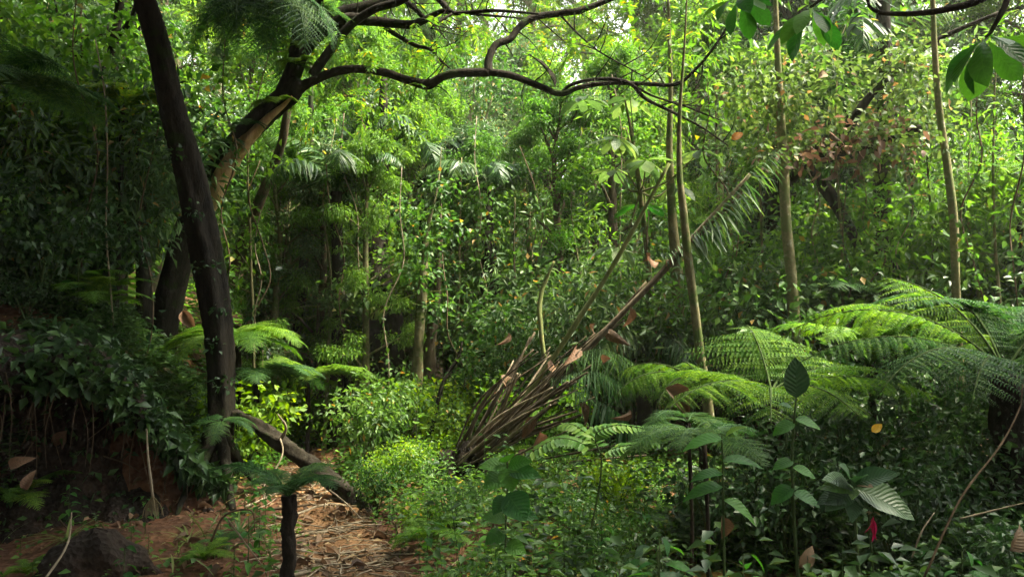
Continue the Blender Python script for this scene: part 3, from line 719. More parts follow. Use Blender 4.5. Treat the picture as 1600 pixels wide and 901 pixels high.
BR = [
 ([(440, 160, 9.35), (470, 137, 9.3), (492, 126, 9.25), (520, 113, 9.2), (556, 108, 9.15), (600, 113, 9.1), (640, 126, 9.05), (668, 132, 9.0), (690, 121, 8.95), (715, 115, 8.9), (765, 113, 8.85)], [0.075, 0.062, 0.058, 0.052, 0.05, 0.05, 0.05, 0.055, 0.048, 0.045, 0.05]),
 ([(765, 113, 8.85), (800, 119, 8.8), (840, 133, 8.75), (876, 146, 8.7), (905, 137, 8.65), (950, 130, 8.6), (1000, 131, 8.6), (1055, 132, 8.5), (1085, 110, 8.4), (1115, 75, 8.3), (1150, 20, 8.2)], [0.042, 0.04, 0.037, 0.035, 0.028, 0.025, 0.022, 0.02, 0.017, 0.014, 0.01]),
 ([(763, 113, 8.85), (764, 92, 8.9), (775, 70, 8.95), (797, 61, 9.0), (812, 42, 9.05), (835, 28, 9.1), (880, 20, 9.1), (912, 15, 9.1), (960, -4, 9.1), (1000, -30, 9.1)], [0.05, 0.045, 0.042, 0.042, 0.04, 0.042, 0.038, 0.035, 0.03, 0.022]),
 ([(876, 146, 8.7), (890, 134, 8.68), (920, 125, 8.65), (955, 124, 8.6), (985, 131, 8.58), (1010, 155, 8.55), (1050, 175, 8.5), (1095, 198, 8.45), (1138, 228, 8.4)], [0.02, 0.02, 0.02, 0.02, 0.022, 0.02, 0.016, 0.012, 0.006]),
 ([(985, 131, 8.58), (1020, 150, 8.6), (1075, 168, 8.65), (1130, 190, 8.7)], [0.014, 0.012, 0.01, 0.005]),
 ([(438, 162, 9.36), (456, 118, 9.4), (475, 70, 9.45), (500, 38, 9.5), (540, 18, 9.55), (600, 2, 9.6), (650, -25, 9.6)], [0.13, 0.11, 0.095, 0.08, 0.07, 0.06, 0.05]),
 ([(472, 78, 9.45), (510, 45, 9.4), (545, 31, 9.35), (585, 34, 9.3), (640, 39, 9.25), (662, 32, 9.2), (690, 18, 9.15), (712, 21, 9.1), (770, 17, 9.05), (842, 22, 9.0)], [0.09, 0.085, 0.08, 0.06, 0.05, 0.045, 0.03, 0.025, 0.022, 0.012]),
 ([(488, 118, 9.3), (515, 80, 9.25), (548, 40, 9.2), (585, 15, 9.1), (625, 2, 9.0), (660, -20, 9.0)], [0.055, 0.055, 0.05, 0.045, 0.04, 0.03]),
 ([(456, 110, 9.4), (460, 62, 9.35), (468, 32, 9.3), (490, 10, 9.2), (520, -20, 9.1)], [0.05, 0.045, 0.045, 0.04, 0.03]),
 ([(592, 38, 9.3), (628, 60, 9.2), (652, 72, 9.1), (672, 78, 9.05), (692, 98, 9.0), (704, 108, 9.0)], [0.028, 0.026, 0.024, 0.018, 0.016, 0.006]),
 ([(664, 30, 9.2), (646, 12, 9.2), (618, -8, 9.2)], [0.03, 0.03, 0.03]),
 ([(705, 20, 9.1), (690, 4, 9.2), (660, -25, 9.3)], [0.03, 0.034, 0.034]),
 ([(706, 22, 9.1), (680, 38, 9.0), (672, 46, 9.0)], [0.02, 0.012, 0.005]),
 ([(706, 19, 9.1), (760, 24, 9.1), (830, 30, 9.1)], [0.018, 0.016, 0.008]),
 ([(876, 24, 9.1), (900, 50, 9.0), (935, 80, 8.9), (985, 108, 8.8), (1010, 122, 8.7)], [0.012, 0.012, 0.01, 0.008, 0.006]),
]
for k, (pts, rad) in enumerate(BR):
    world_tube('branch', PP(pts), rad, 'bark_dark', t2, base, seg=10, rough=0.07, n=len(pts) * 7, seed=30 + k)
g = np.random.default_rng(140); b = B()
for pts, rad in BR:
    c_ = curve(np.array(PP(pts)), 40)
    for k in range(7):
        o_ = c_[g.integers(6, 40)]; d_ = norm(rv(g, 1)[0] + np.array((0.5, 0, 0.15))); ln = g.uniform(0.15, 0.6)
        m_ = o_ + d_ * ln * 0.5 + rv(g, 1)[0] * 0.05 * ln
        tube(b, [o_, m_, m_ + norm(d_ + rv(g, 1)[0] * 0.5) * ln * 0.5], [0.009, 0.003], n=6, seg=4, rough=0.1, seed=k, cap=False)
obj('twigs', b.mesh('twigs', off=base), 'bark_dark', t2, kind='stuff')
tips = PP([(560, 60, 9.2), (620, 80, 9.0), (585, 90, 9.3), (540, 75, 9.6), (660, 90, 9.2), (600, 140, 9.4), (640, 165, 9.5), (520, 150, 9.7), (560, 170, 9.6), (690, 60, 9.3), (740, 40, 9.4), (500, 185, 9.8), (720, 75, 9.9), (850, 60, 9.4), (900, 70, 9.3), (980, 60, 9.0), (640, 20, 9.8), (780, 10, 9.6), (950, 30, 9.4), (1040, 90, 8.9), (1060, 40, 9)])
cluster_part('foliage', tips, 0.42, 12, 'pinnate', 0.26, 'lime', t2, base, 12)
hi = PP([(470, -90, 9.4), (560, -80, 9.5), (640, -110, 9.7), (720, -70, 9.4), (820, -80, 9.2), (930, -90, 9.0), (1020, -80, 9.1), (500, -170, 9), (600, -200, 9.3), (400, -120, 9.0), (1100, -120, 8.8), (350, -60, 9.6), (300, -140, 9)])
cluster_part('crown', hi + [h + np.random.default_rng(k).normal(size=3) * 0.5 for k, h in enumerate(hi)], 0.7, 13, 'pinnate', 0.26, 'mid', t2, base, 13)

# slim tree leaning away behind it
base = gpoint(350, 10.4)
t3 = thing('slim_tree', 'slim brown tree leaning right out of the bright bushes behind the thick dark trunk', 'tree', base)
world_tube('trunk', PP([(340, 560, 10.4), (352, 470, 10.4), (366, 420, 10.35), (388, 362, 10.3), (406, 312, 10.2), (424, 270, 10.1), (440, 225, 10.0), (448, 180, 9.9), (470, 60, 9.9), (500, -80, 9.9)]), [0.1, 0.085, 0.08, 0.078, 0.072, 0.06, 0.055, 0.05, 0.04, 0.02], 'bark_mid', t3, base, seg=12, rough=0.05, n=50, seed=41)
cluster_part('crown', PP([(430, 60, 10.3), (480, 20, 10.5), (520, -60, 10.2), (440, -40, 10.4), (400, 10, 10.6), (470, 110, 10.8)]), 0.5, 60, 'small', 0.13, 'mid', t3, base, 43)

# upper left: dark forked tree behind the leaning trunk
base = gpoint(150, 9.3)
t4 = thing('forked_tree', 'thin dark forked tree half lost in leaves behind the leaning trunk', 'tree', base)
world_tube('trunk', PP([(225, 520, 9.3), (222, 380, 9.3), (212, 260, 9.3), (200, 155, 9.3), (178, 112, 9.25), (176, 80, 9.2), (184, 30, 9.2), (192, -40, 9.1)]), [0.1, 0.085, 0.075, 0.07, 0.06, 0.055, 0.05, 0.045], 'bark_dark', t4, base, seg=10, rough=0.07, n=45, seed=51)
world_tube('branch', PP([(202, 165, 9.3), (178, 124, 9.28), (150, 105, 9.25), (130, 95, 9.2), (100, 60, 9.1), (85, 0, 9)]), [0.05, 0.06, 0.055, 0.045, 0.02, 0.01], 'bark_dark', t4, base, seg=10, rough=0.1, seed=52)
world_tube('branch', PP([(180, 60, 9.2), (205, 30, 9.0), (220, -20, 8.9)]), [0.035, 0.03, 0.025], 'bark_dark', t4, base, seg=8, rough=0.07, seed=53)
world_tube('branch', PP([(178, 55, 9.2), (130, 58, 9.1), (100, 80, 9.0), (60, 90, 8.9)]), [0.022, 0.015, 0.012, 0.006], 'bark_dark', t4, base, seg=8, rough=0.07, seed=54)
cluster_part('crown', PP([(60, 60, 9.2), (110, 20, 9.4), (30, 10, 9.0), (150, -20, 9.2), (90, 110, 9.6), (20, 90, 9.3), (200, -60, 9.3), (140, 60, 9.8), (60, 150, 9.8), (230, 60, 10), (20, 170, 9.6), (170, 190, 10)]), 0.62, 85, 'small', 0.12, 'mid', t4, base, 55)

# fallen log across the trail
pts = [gpoint(352, 7.75) + np.array((0, 0, 0.75)), P(395, 662, 7.6), P(435, 692, 7.45), P(480, 722, 7.3), P(520, 752, 7.15), P(560, 783, 7.0), P(592, 822, 6.8)]
base = np.array((pts[-1][0], pts[-1][1], float(ground(pts[-1][0], pts[-1][1]))))
lg = thing('fallen_log', 'dark mossy fallen log sloping from the thick trunk down across the trail', 'log', base)
world_tube('trunk', pts, [0.05, 0.058, 0.066, 0.072, 0.078, 0.075, 0.04], 'bark_dark', lg, base, seg=18, rough=0.16, n=80, seed=61)
world_tube('broken_branch', [pts[2], pts[2] + np.array((0.1, -0.1, 0.16)), pts[2] + np.array((0.05, -0.2, 0.3))], [0.02, 0.014, 0.008], 'stick', lg, base, seg=6, seed=62)

# pale slender trunks at the right
def slim(name, label, pts, rad, mat, crown, cmat, seed, gp):
    base = gpoint(*gp)
    t = thing(name, label, 'tree', base)
    world_tube('trunk', PP(pts), rad, mat, t, base, seg=14, rough=0.035, n=len(pts) * 8, seed=seed)
    if crown: cluster_part('crown', PP(crown), 0.6, 32, 'small', 0.13, cmat, t, base, seed + 1)
    return t
slim('slender_tree', 'mottled pale trunk rising straight behind the bright tree fern', [(1252, 640, 8.6), (1243, 520, 8.6), (1236, 430, 8.6), (1228, 340, 8.6), (1224, 250, 8.6), (1218, 150, 8.6), (1214, 60, 8.6), (1210, -60, 8.6)], [0.075, 0.066, 0.06, 0.058, 0.054, 0.045, 0.032, 0.02], 'bark_pale', [(1225, 60, 8.5), (1180, -60, 8.4), (1250, -90, 8.6), (1210, -120, 8.8), (1290, -60, 8.3), (1120, -90, 8.5)], 'mid', 71, (1255, 8.6))
slim('slender_tree', 'thin yellowish trunk with a slight bend beside the lower bright tree fern', [(1112, 690, 7.4), (1105, 625, 7.4), (1095, 560, 7.4), (1085, 480, 7.4), (1076, 410, 7.4), (1068, 330, 7.4), (1062, 270, 7.4), (1062, 180, 7.4), (1070, 60, 7.4), (1075, -50, 7.4)], [0.05, 0.048, 0.045, 0.043, 0.042, 0.038, 0.03, 0.018, 0.01, 0.005], 'bark_olive', None, 'mid', 73, (1115, 7.4))
slim('slender_tree', 'dull olive trunk close behind the thin yellowish one, between the palm stalks and ferns', [(1068, 650, 9.4), (1064, 540, 9.4), (1058, 430, 9.4), (1050, 330, 9.4), (1046, 230, 9.4), (1048, 130, 9.4), (1044, 0, 9.4), (1040, -80, 9.4)], [0.085, 0.08, 0.072, 0.055, 0.04, 0.028, 0.018, 0.01], 'bark_olive', [(1045, 200, 9.2), (1040, 120, 9.2), (1070, 160, 9.4), (1040, 20, 9.4), (1010, -30, 9.6), (1080, -60, 9.4), (1100, 40, 9.9)], 'lime', 75, (1070, 9.4))
slim('slender_tree', 'smooth pale trunk above the large arching fern fronds at the right', [(1500, 620, 8.2), (1496, 520, 8.2), (1493, 430, 8.2), (1490, 340, 8.2), (1480, 260, 8.2), (1470, 190, 8.2), (1463, 120, 8.2), (1458, 20, 8.2), (1455, -80, 8.2)], [0.05, 0.045, 0.043, 0.044, 0.04, 0.036, 0.032, 0.026, 0.02], 'bark_pale', [(1440, -60, 8.2), (1500, -90, 8.4), (1400, -70, 8.5)], 'mid', 77, (1502, 8.2))
slim('dark_tree', 'dark upright trunk in the deep shade behind the arching fern fronds', [(1386, 620, 10), (1384, 480, 10), (1380, 380, 10), (1378, 280, 10), (1384, 150, 10), (1380, 0, 10), (1380, -100, 10)], [0.16, 0.14, 0.12, 0.11, 0.1, 0.08, 0.06], 'bark_dark', [(1360, -40, 10), (1420, -60, 10), (1330, 20, 10.5)], 'dark', 79, (1386, 10))

# dark tree smothered by climbers, spreading over the right side
base = gpoint(1170, 11)
t5 = thing('climber_covered_tree', 'dark leaning tree smothered in climbers with hanging brown leaves under its spreading crown', 'tree', base)
world_tube('trunk', PP([(1165, 620, 11), (1170, 480, 11), (1185, 380, 10.9), (1215, 300, 10.6), (1260, 250, 10), (1310, 235, 9.4), (1370, 225, 9.0), (1440, 200, 8.8)]), [0.24, 0.22, 0.2, 0.17, 0.13, 0.11, 0.09, 0.04], 'bark_dark', t5, base, seg=14, rough=0.12, n=60, seed=81)
world_tube('branch', PP([(1350, 400, 9.4), (1300, 310, 9.4), (1270, 270, 9.6), (1255, 250, 10)]), [0.05, 0.07, 0.07, 0.06], 'bark_dark', t5, base, seg=10, rough=0.1, seed=82)
world_tube('branch', PP([(1310, 235, 9.4), (1345, 170, 9.2), (1400, 110, 9.0), (1470, 60, 8.8), (1560, 20, 8.6)]), [0.06, 0.05, 0.04, 0.03, 0.02], 'bark_dark', t5, base, seg=8, rough=0.1, seed=83)
g = np.random.default_rng(84)
cc = []
for k in range(64):
    u = g.random(); px = 1130 + 330 * g.random(); py = g.uniform(85, 270) + 18 * math.sin(px * 0.03)
    cc.append(P(px, py, g.uniform(8.2, 10.2)))
cluster_part('crown', cc, 0.34, 76, 'wide', 0.085, 'olive', t5, base, 85)
cluster_part('dead_foliage', PP([(g.uniform(1190, 1420), g.uniform(190, 275), g.uniform(8.3, 9.4)) for _ in range(16)]), 0.26, 12, 'med', 0.12, 'dead', t5, base, 87)
cluster_part('climber_leaves', PP([(1165, y, 10.8) for y in range(330, 600, 26)] + [(1195, y, 10.7) for y in range(330, 520, 30)] + [(1140, y, 10.9) for y in range(380, 600, 40)]), 0.3, 70, 'hang', 0.13, 'dark', t5, base, 86)
for k in range(20):
    p = P(g.uniform(1190, 1440), g.uniform(190, 285), g.uniform(8.4, 9.4))
    leaf_part(t5, 'curl', 'deadbig', p - base, (g.normal() * 0.4, g.normal() * 0.4, -1), rv(g, 1)[0], g.uniform(0.1, 0.19), name='dead_leaf')

# vase-shaped cluster of thin stems in the middle distance
base = gpoint(700, 15)
t6 = thing('multi_stemmed_tree', 'clump of thin arching stems fanning upward like a vase in the bright middle distance', 'tree', base)
st = [[(700, 560, 15), (690, 400, 15), (692, 310, 15), (715, 250, 14.9), (750, 205, 14.8), (770, 150, 14.7)], [(706, 560, 15), (705, 400, 15), (712, 300, 15), (745, 260, 15), (790, 215, 15), (830, 165, 15)],
      [(696, 560, 15), (685, 400, 15), (684, 300, 15), (700, 230, 15), (735, 180, 15), (742, 120, 15)], [(712, 560, 15), (720, 400, 15), (730, 290, 15), (738, 220, 15), (735, 195, 15), (735, 150, 15)],
      [(692, 560, 15), (672, 400, 15), (662, 300, 15.1), (690, 220, 15.2), (700, 160, 15.2)], [(715, 560, 15), (735, 400, 15), (742, 320, 15), (790, 250, 14.8), (820, 215, 14.7), (850, 180, 14.6)]]
for k, s_ in enumerate(st):
    world_tube('stem', PP(s_), [0.09, 0.08, 0.065, 0.05, 0.035, 0.012], 'bark_olive', t6, base, seg=8, rough=0.04, seed=90 + k)
cluster_part('crown', [P(s_[-1][0] + dx, s_[-1][1] + dy, 15.2) for s_ in st for dx, dy in ((0, 0), (25, -40), (-35, -30), (15, 30))], 0.6, 60, 'small', 0.12, 'mid', t6, base, 97)

# three shaggy trunks in the middle
def shaggy(label, pts, rad, mat, seed, gp, skirt_at=None, nest=None, climb=None):
    base = gpoint(*gp); t = thing('shaggy_tree', label, 'tree', base); g = np.random.default_rng(seed)
    world_tube('trunk', PP(pts), rad, mat, t, base, seg=14, rough=0.13, n=len(pts) * 8, seed=seed)
    if skirt_at and climb is None:
        b = B(); c = curve(np.array(PP(skirt_at)), 40); k = 800
        q = c[g.integers(0, 40, k)] + rv(g, k) * np.array((0.2, 0.2, 0.24))
        scatter(b, T_STRAP, q, norm(rv(g, k) * 0.38 + np.array((0, 0, -0.8))), rv(g, k), g.uniform(0.2, 0.6, k), 0.35)
        obj('dead_skirt', b.mesh('dead_skirt', off=base), 'skirt', t, kind='stuff')
    for n_ in nest or ():
        for k in range(26):
            az = g.random() * 6.28; c = P(*n_)
            leaf_part(t, 'strap', 'strap' if k % 3 else 'palm', c - base + np.array((math.cos(az), math.sin(az), 0)) * 0.12, (math.cos(az) * 0.8, math.sin(az) * 0.8, g.uniform(0.5, 1.3)), (-math.cos(az), -math.sin(az), 1), g.uniform(0.5, 0.95), 1.3)
    if climb: cluster_part('climber_leaves', PP(climb), 0.34, 95, 'wide', 0.085, 'fresh' if seed % 4 == 1 else 'mid', t, base, seed + 3)
shaggy('broad dark shaggy trunk with a nest of strap leaves, hung with dry fibres', [(604, 690, 11), (606, 640, 11), (606, 580, 11), (604, 520, 11), (596, 460, 11), (590, 380, 11.2), (596, 280, 11.4), (600, 120, 11.5)], [0.36, 0.29, 0.25, 0.24, 0.21, 0.15, 0.1, 0.05], 'bark_dark', 101, (605, 11), [(600, 560, 10.9), (606, 620, 10.9), (610, 670, 10.8)], [(580, 500, 10.7), (565, 470, 11)], [(620, 460, 11), (585, 420, 11), (640, 420, 11.2), (600, 360, 11.3), (560, 520, 11.2), (590, 300, 11.2), (615, 330, 11.1), (600, 250, 11.3), (575, 380, 11), (610, 400, 10.9), (590, 460, 10.8), (620, 200, 11.4), (590, 170, 11.4)])
shaggy('slimmer lichen-spotted trunk just beside the broad shaggy one', [(640, 730, 10.2), (644, 660, 10.2), (650, 590, 10.2), (656, 520, 10.2), (660, 440, 10.2), (668, 360, 10.3), (684, 290, 10.4), (690, 230, 10.5)], [0.12, 0.095, 0.08, 0.07, 0.055, 0.03, 0.014, 0.004], 'bark_olive', 103, (640, 10.2), None, None, [(690, 470, 10.6), (660, 420, 10.5), (700, 420, 10.8), (630, 400, 10.6), (690, 520, 10.6), (665, 380, 10.1), (672, 340, 10.2), (655, 430, 10.0), (690, 290, 10.3), (680, 480, 10.2), (640, 350, 10.6), (710, 360, 10.6), (620, 320, 10.9)])
shaggy('dark brown trunk close to the lichen-spotted one', [(664, 715, 10.7), (668, 620, 10.7), (672, 540, 10.7), (684, 440, 10.7), (690, 300, 10.8)], [0.13, 0.11, 0.09, 0.05, 0.006], 'bark_mid', 105, (664, 10.7))
shaggy('blackish trunk behind the fan of dead palm stalks wrapped in climbing leaves', [(778, 660, 11.2), (774, 580, 11.2), (768, 500, 11.2), (764, 420, 11.2), (762, 340, 11.2), (766, 290, 11.2)], [0.2, 0.18, 0.16, 0.13, 0.09, 0.01], 'bark_dark', 107, (778, 11.2), [(756, 300, 11), (756, 340, 11), (760, 370, 10.95)], None, [(764, 285, 11.1), (756, 315, 11), (772, 330, 11), (760, 355, 11), (768, 390, 11), (752, 420, 11), (770, 480, 11), (780, 520, 11), (760, 560, 11), (790, 560, 11)])
shaggy('dark trunk base at the trail end, wrapped in ferns and dry fronds', [(548, 665, 11.6), (556, 600, 11.6), (566, 540, 11.6), (574, 470, 11.7), (570, 380, 11.8), (580, 200, 12)], [0.3, 0.23, 0.18, 0.14, 0.1, 0.05], 'bark_dark', 109, (548, 11.6), [(560, 560, 11.4), (556, 620, 11.4)], [(572, 560, 11.3)], [(540, 480, 11.5), (580, 430, 11.6), (560, 400, 11.6), (550, 360, 11.7), (575, 330, 11.7), (540, 430, 11.5), (520, 400, 11.8)])
shaggy('thin dark trunk behind the grey-green bushy tree crown', [(915, 640, 13), (905, 520, 13), (895, 440, 13), (888, 360, 13), (895, 250, 13)], [0.14, 0.12, 0.1, 0.09, 0.05], 'bark_dark', 111, (915, 13))
shaggy('thin straight dark stem among hanging palm fronds', [(455, 560, 12), (468, 470, 12), (478, 380, 12), (483, 280, 12), (486, 100, 12)], [0.09, 0.08, 0.07, 0.06, 0.03], 'bark_dark', 113, (450, 12))
# leaning pole
b0 = gpoint(668, 9.6)
pole = obj('bare_sapling', (lambda b: (tube(b, [b0 - (0, 0, 0.05), P(690, 605, 9.7), P(715, 560, 9.8), P(722, 535, 9.8)], [0.03, 0.026, 0.022, 0.012], n=16, seg=8, rough=0.06), b.mesh('bare_sapling', off=b0))[1])(B()), 'bark_dark', None, tuple(b0))
tag(pole, 'dark bare sapling stem leaning right against the yellow glow', 'stem')

# ------------------------------------------------------------------ stemless palm with its fan of dead stalks
base = gpoint(705, 8.0)
fp = thing('stemless_palm', 'stemless palm with a fan of dry leaf stalks sweeping up from the trail edge', 'palm', base)
g = np.random.default_rng(120)
ends = [(1172, 272, 7.4, 'petiole'), (1160, 300, 7.5, 'petiole'), (1046, 255, 7.6, 'petgreen'), (866, 408, 8.2, 'petgreen'), (1092, 366, 7.6, 'petiole')]
world_tube('stump', [base - (0, 0, 0.1), base + (0.08, -0.02, 0.12), base + (0.3, -0.1, 0.4)], [0.26, 0.24, 0.16], 'fernstem', fp, base, seg=16, rough=0.2, n=20, seed=9)
for q in ((985, 478), (1002, 462), (960, 508), (930, 520), (1010, 440), (905, 545), (975, 500)): ends.append((q[0], q[1], 7.7, 'petiole'))
for k in range(36):
    u = k / 35
    ends.append((815 + 120 * u + g.normal() * 20, 535 + 85 * u + g.normal() * 30, 8.3 - 1.3 * u + g.normal() * 0.25, 'petiole'))
for k in range(6): ends.append((860 + 30 * k, 640 + 14 * k + g.normal() * 10, 6.9 + 0.2 * g.normal(), 'petiole'))
for k, (px, py, d, m_) in enumerate(ends):
    s0 = P(700 + g.normal() * 14, 745 + g.normal() * 6, 8.0 + 0.1 * g.normal()); s0[2] = float(ground(s0[0], s0[1])) + 0.02
    e = P(px, py, d)
    if m_ == 'petgreen' and px < 900: s0 = P(850, 560, 8.1)
    if px == 1046: s0 = P(795, 660, 8.0)
    mid = s0 * 0.5 + e * 0.5 + g.normal(size=3) * 0.08 + np.array((0, 0, 0.01 + 0.05 * g.random()))
    ln = np.linalg.norm(e - s0)
    r0_ = g.uniform(0.010, 0.024) if k > 4 else 0.03
    b = B(); tube(b, [s0, mid, e], [r0_, r0_ * 0.8, r0_ * (0.45 if ln < 2.5 else 0.5)], n=20, seg=7, rough=0.14, seed=k)
    obj('leaf_stalk', b.mesh('leaf_stalk', off=base), 'stick' if m_ == 'petiole' and k % 6 == 0 else m_, fp)
# green leaflets still on the two longest stalks and the low drooping green fronds
def leaflets_on(parent, base, pts, ll, n, mat, seed, hang=0.8, wid=1.3, name='leaflet_row'):
    g = np.random.default_rng(seed); b = B(); c = curve(np.array(pts), n); t = norm(np.gradient(c, axis=0))
    u = np.linspace(0, 1, n)
    for sd in (-1, 1):
        x = norm(np.cross(t, (0, 0, 1.0)))
        d = norm(sd * x * 0.8 + t * 0.7 - np.array((0, 0, 1.0)) * hang * g.uniform(0.6, 1.2, (n, 1)) + 0.08 * g.normal(size=(n, 3)))
        scatter(b, leaf_template(4, strapw(0.03), 0.3, 0.3), c, d, np.tile((0, 0, 1.0), (n, 1)) + 0.3 * g.normal(size=(n, 3)), ll * np.sin(math.pi * (0.12 + 0.83 * u)) * g.uniform(0.8, 1.1, n) + 0.04, wid)
    return obj(name, b.mesh(name, off=base), mat, parent, kind='stuff')
leaflets_on(fp, base, PP([(1060, 390, 7.62), (1110, 335, 7.5), (1172, 268, 7.4), (1215, 235, 7.3)]), 0.42, 34, 'palm', 121, 0.8, 0.9)
leaflets_on(fp, base, PP([(1040, 400, 7.62), (1100, 350, 7.5), (1160, 300, 7.45)]), 0.4, 26, 'palm', 122, 1.2)
leaflets_on(fp, base, PP([(880, 560, 7.7), (930, 545, 7.4), (980, 560, 7.0), (1020, 600, 6.8)]), 0.34, 64, 'fern_dark', 123, 1.2, 0.45)
leaflets_on(fp, base, PP([(860, 590, 7.4), (930, 580, 7.0), (990, 610, 6.7)]), 0.32, 56, 'fern_dark', 124, 1.2, 0.45)
leaflets_on(fp, base, PP([(900, 610, 7.3), (960, 640, 6.8), (1000, 690, 6.6)]), 0.36, 30, 'fern_dark', 125, 1.1)
for k, (px, py, d, s) in enumerate([(1085, 372, 7.5, .16), (1070, 385, 7.55, .2), (1030, 410, 7.5, .22), (1045, 405, 7.6, .15), (985, 480, 7.4, .26), (950, 520, 7.3, .3), (900, 545, 7.4, .3), (862, 560, 7.9, .28), (795, 520, 8.3, .22), (800, 590, 7.9, .3), (845, 675, 6.9, .28), (835, 650, 7.3, .3), (955, 560, 7.0, .25), (1010, 395, 7.5, .16), (930, 505, 7.4, .16), (780, 615, 8.0, .2), (820, 700, 7.2, .26), (985, 640, 6.5, .22), (905, 630, 7.0, .25)]):
    leaf_part(fp, 'curl', 'deadbig', P(px, py, d) - base, (g.normal() * 0.5, g.normal() * 0.5, -0.7 + 0.4 * g.normal()), rv(g, 1)[0], s * 0.75, name='dead_leaf')

# ------------------------------------------------------------------ tree ferns
FR = {}
def frond_variants(mat, n=4, L=1.0, a0=0.9, a1=-0.5, npin=24, plen=0.32, nl=13, droop=0.25):
    k = (mat, L, a0, a1, plen, droop)
    if k not in FR: FR[k] = [fern_frond(L, a0 + 0.12 * (j - 1.5), a1 - 0.1 * (j % 2), npin, plen, nl, 200 + j, droop, mat) for j in range(n)]
    return FR[k]
def fern(label, loc, ch, nf, s, mat='fern', a0=0.9, a1=-0.5, plen=0.32, trunk=0.03, name='tree_fern', seed=0, azs=None, droop=0.25, hang=False):
    g = np.random.default_rng(seed)
    t = thing(name, label, 'fern', loc)
    if hang: ch = 0.0
    if ch > 0.15:
        b = B(); tube(b, [(0, 0, -0.1), (0.02, 0.01, ch * 0.5), (0, 0, ch)], [trunk, trunk * 0.8, trunk * 1.1], n=14, seg=10, rough=0.15, seed=seed)
        obj('trunk', b.mesh('trunk'), 'fernstem', t)
    v = frond_variants(mat, 4, 1.0, a0, a1, 24, plen, 13, droop)
    for k in range(nf):
        az = (azs[k] if azs else k * 2.4 + g.random() * 0.5)
        o = obj('frond', v[int(g.integers(4))], None, t, (0, 0, ch))
        o.rotation_euler = (g.normal() * 0.1, g.normal() * 0.12, az - math.pi / 2)
        q = s * g.uniform(0.8, 1.12); o.scale = (q, q, q)
    return t
def az_to(a, b_): return math.atan2(b_[1] - a[1], b_[0] - a[0])
# bright tree fern facing the camera
c = P(1205, 612, 6.1); base = np.array((c[0], c[1], float(ground(c[0], c[1]))))
f1 = thing('tree_fern', 'bright green tree fern spreading flat fronds around the mottled pale trunk', 'fern', base)
hh = c[2] - base[2]
b = B(); tube(b, [(0, 0, -0.1), (0.03, 0, hh * 0.5), (0, 0, hh)], [0.05, 0.036, 0.045], n=16, seg=10, rough=0.15, seed=1); obj('trunk', b.mesh('trunk'), 'fernstem', f1)
for k, (az, L, a0, a1, pl, rl) in enumerate([(1.50, 0.95, 0.95, 0.25, 0.62, 0), (0.35, 1.25, 0.5, -0.35, 0.42, -0.2), (2.75, 1.0, 0.5, -0.35, 0.40, 0.2), (-0.35, 1.25, 0.42, -0.5, 0.42, -0.1), (-2.6, 1.15, 0.4, -0.6, 0.42, 0.1), (-1.2, 0.95, 0.4, -0.7, 0.38, 0), (0.85, 1.2, 0.55, -0.2, 0.45, -0.1), (-1.9, 0.9, 0.35, -0.8, 0.36, 0)]):
    pinna_frond(f1, (0, 0, hh), az - math.pi / 2, L, a0, a1, 22, pl, 'fern', 300 + k, roll=rl)
# smaller bright fern left of it
c = P(1090, 600, 6.6); base = np.array((c[0], c[1], float(ground(c[0], c[1])))); hh = c[2] - base[2]
f2 = thing('tree_fern', 'lime green tree fern drooping its frond tips in front of the thin yellowish trunk', 'fern', base)
b = B(); tube(b, [(0, 0, -0.1), (0.03, 0, hh * 0.5), (0, 0, hh)], [0.04, 0.028, 0.035], n=14, seg=10, rough=0.15, seed=2); obj('trunk', b.mesh('trunk'), 'fernstem', f2)
for k, (az, L, a0, a1) in enumerate([(2.6, 0.85, 0.75, -0.7), (3.4, 0.85, 0.6, -0.9), (0.3, 0.7, 0.6, -0.9), (1.6, 0.7, 0.8, -0.5), (-1.4, 0.6, 0.5, -1.0), (-2.3, 0.75, 0.5, -1.0)]):
    pinna_frond(f2, (0, 0, hh), az - math.pi / 2, L, a0, a1, 18, 0.27, 'fern', 340 + k, droop=0.35)
# the large arching fern at the right edge
c = P(1570, 585, 5.4); base = np.array((c[0], c[1], float(ground(c[0], c[1])))); hh = c[2] - base[2]
f3 = thing('tree_fern', 'largest tree fern, long arching olive green fronds on black stalks below the smooth pale trunk', 'fern', base)
b = B(); tube(b, [(0, 0, -0.1), (0.03, 0, hh * 0.5), (0, 0, hh)], [0.12, 0.1, 0.11], n=14, seg=12, rough=0.15, seed=2); obj('trunk', b.mesh('trunk'), 'fernstem', f3)
for k, (az, L, a0, a1, pl) in enumerate([(2.75, 1.75, 0.95, -0.75, 0.4), (3.05, 1.5, 0.65, -0.6, 0.36), (2.3, 1.7, 0.95, -0.5, 0.4), (3.6, 1.4, 0.6, -0.8, 0.42), (1.4, 1.5, 1.0, -0.3, 0.45), (0.4, 1.3, 0.9, -0.5, 0.42), (-1.4, 1.0, 0.8, -0.8, 0.4), (2.0, 1.3, 1.15, 0.1, 0.42), (-2.3, 1.2, 0.55, -0.9, 0.4)]):
    pinna_frond(f3, (0, 0, hh), az - math.pi / 2, L, a0, a1, 24, pl, 'fern_dark' if k in (1, 3, 4, 5, 6, 8) else 'fern', 370 + k, droop=0.2)  # most fronds take the darker leaf, painting the shade toward the edge
def fern_at(label, px, py, d, nf, s, **kw):
    c = P(px, py, d); gz = float(ground(c[0], c[1])) if not kw.get('hang') else c[2]
    return fern(label, (c[0], c[1], gz), max(0.05, c[2] - gz), nf, s, **kw)
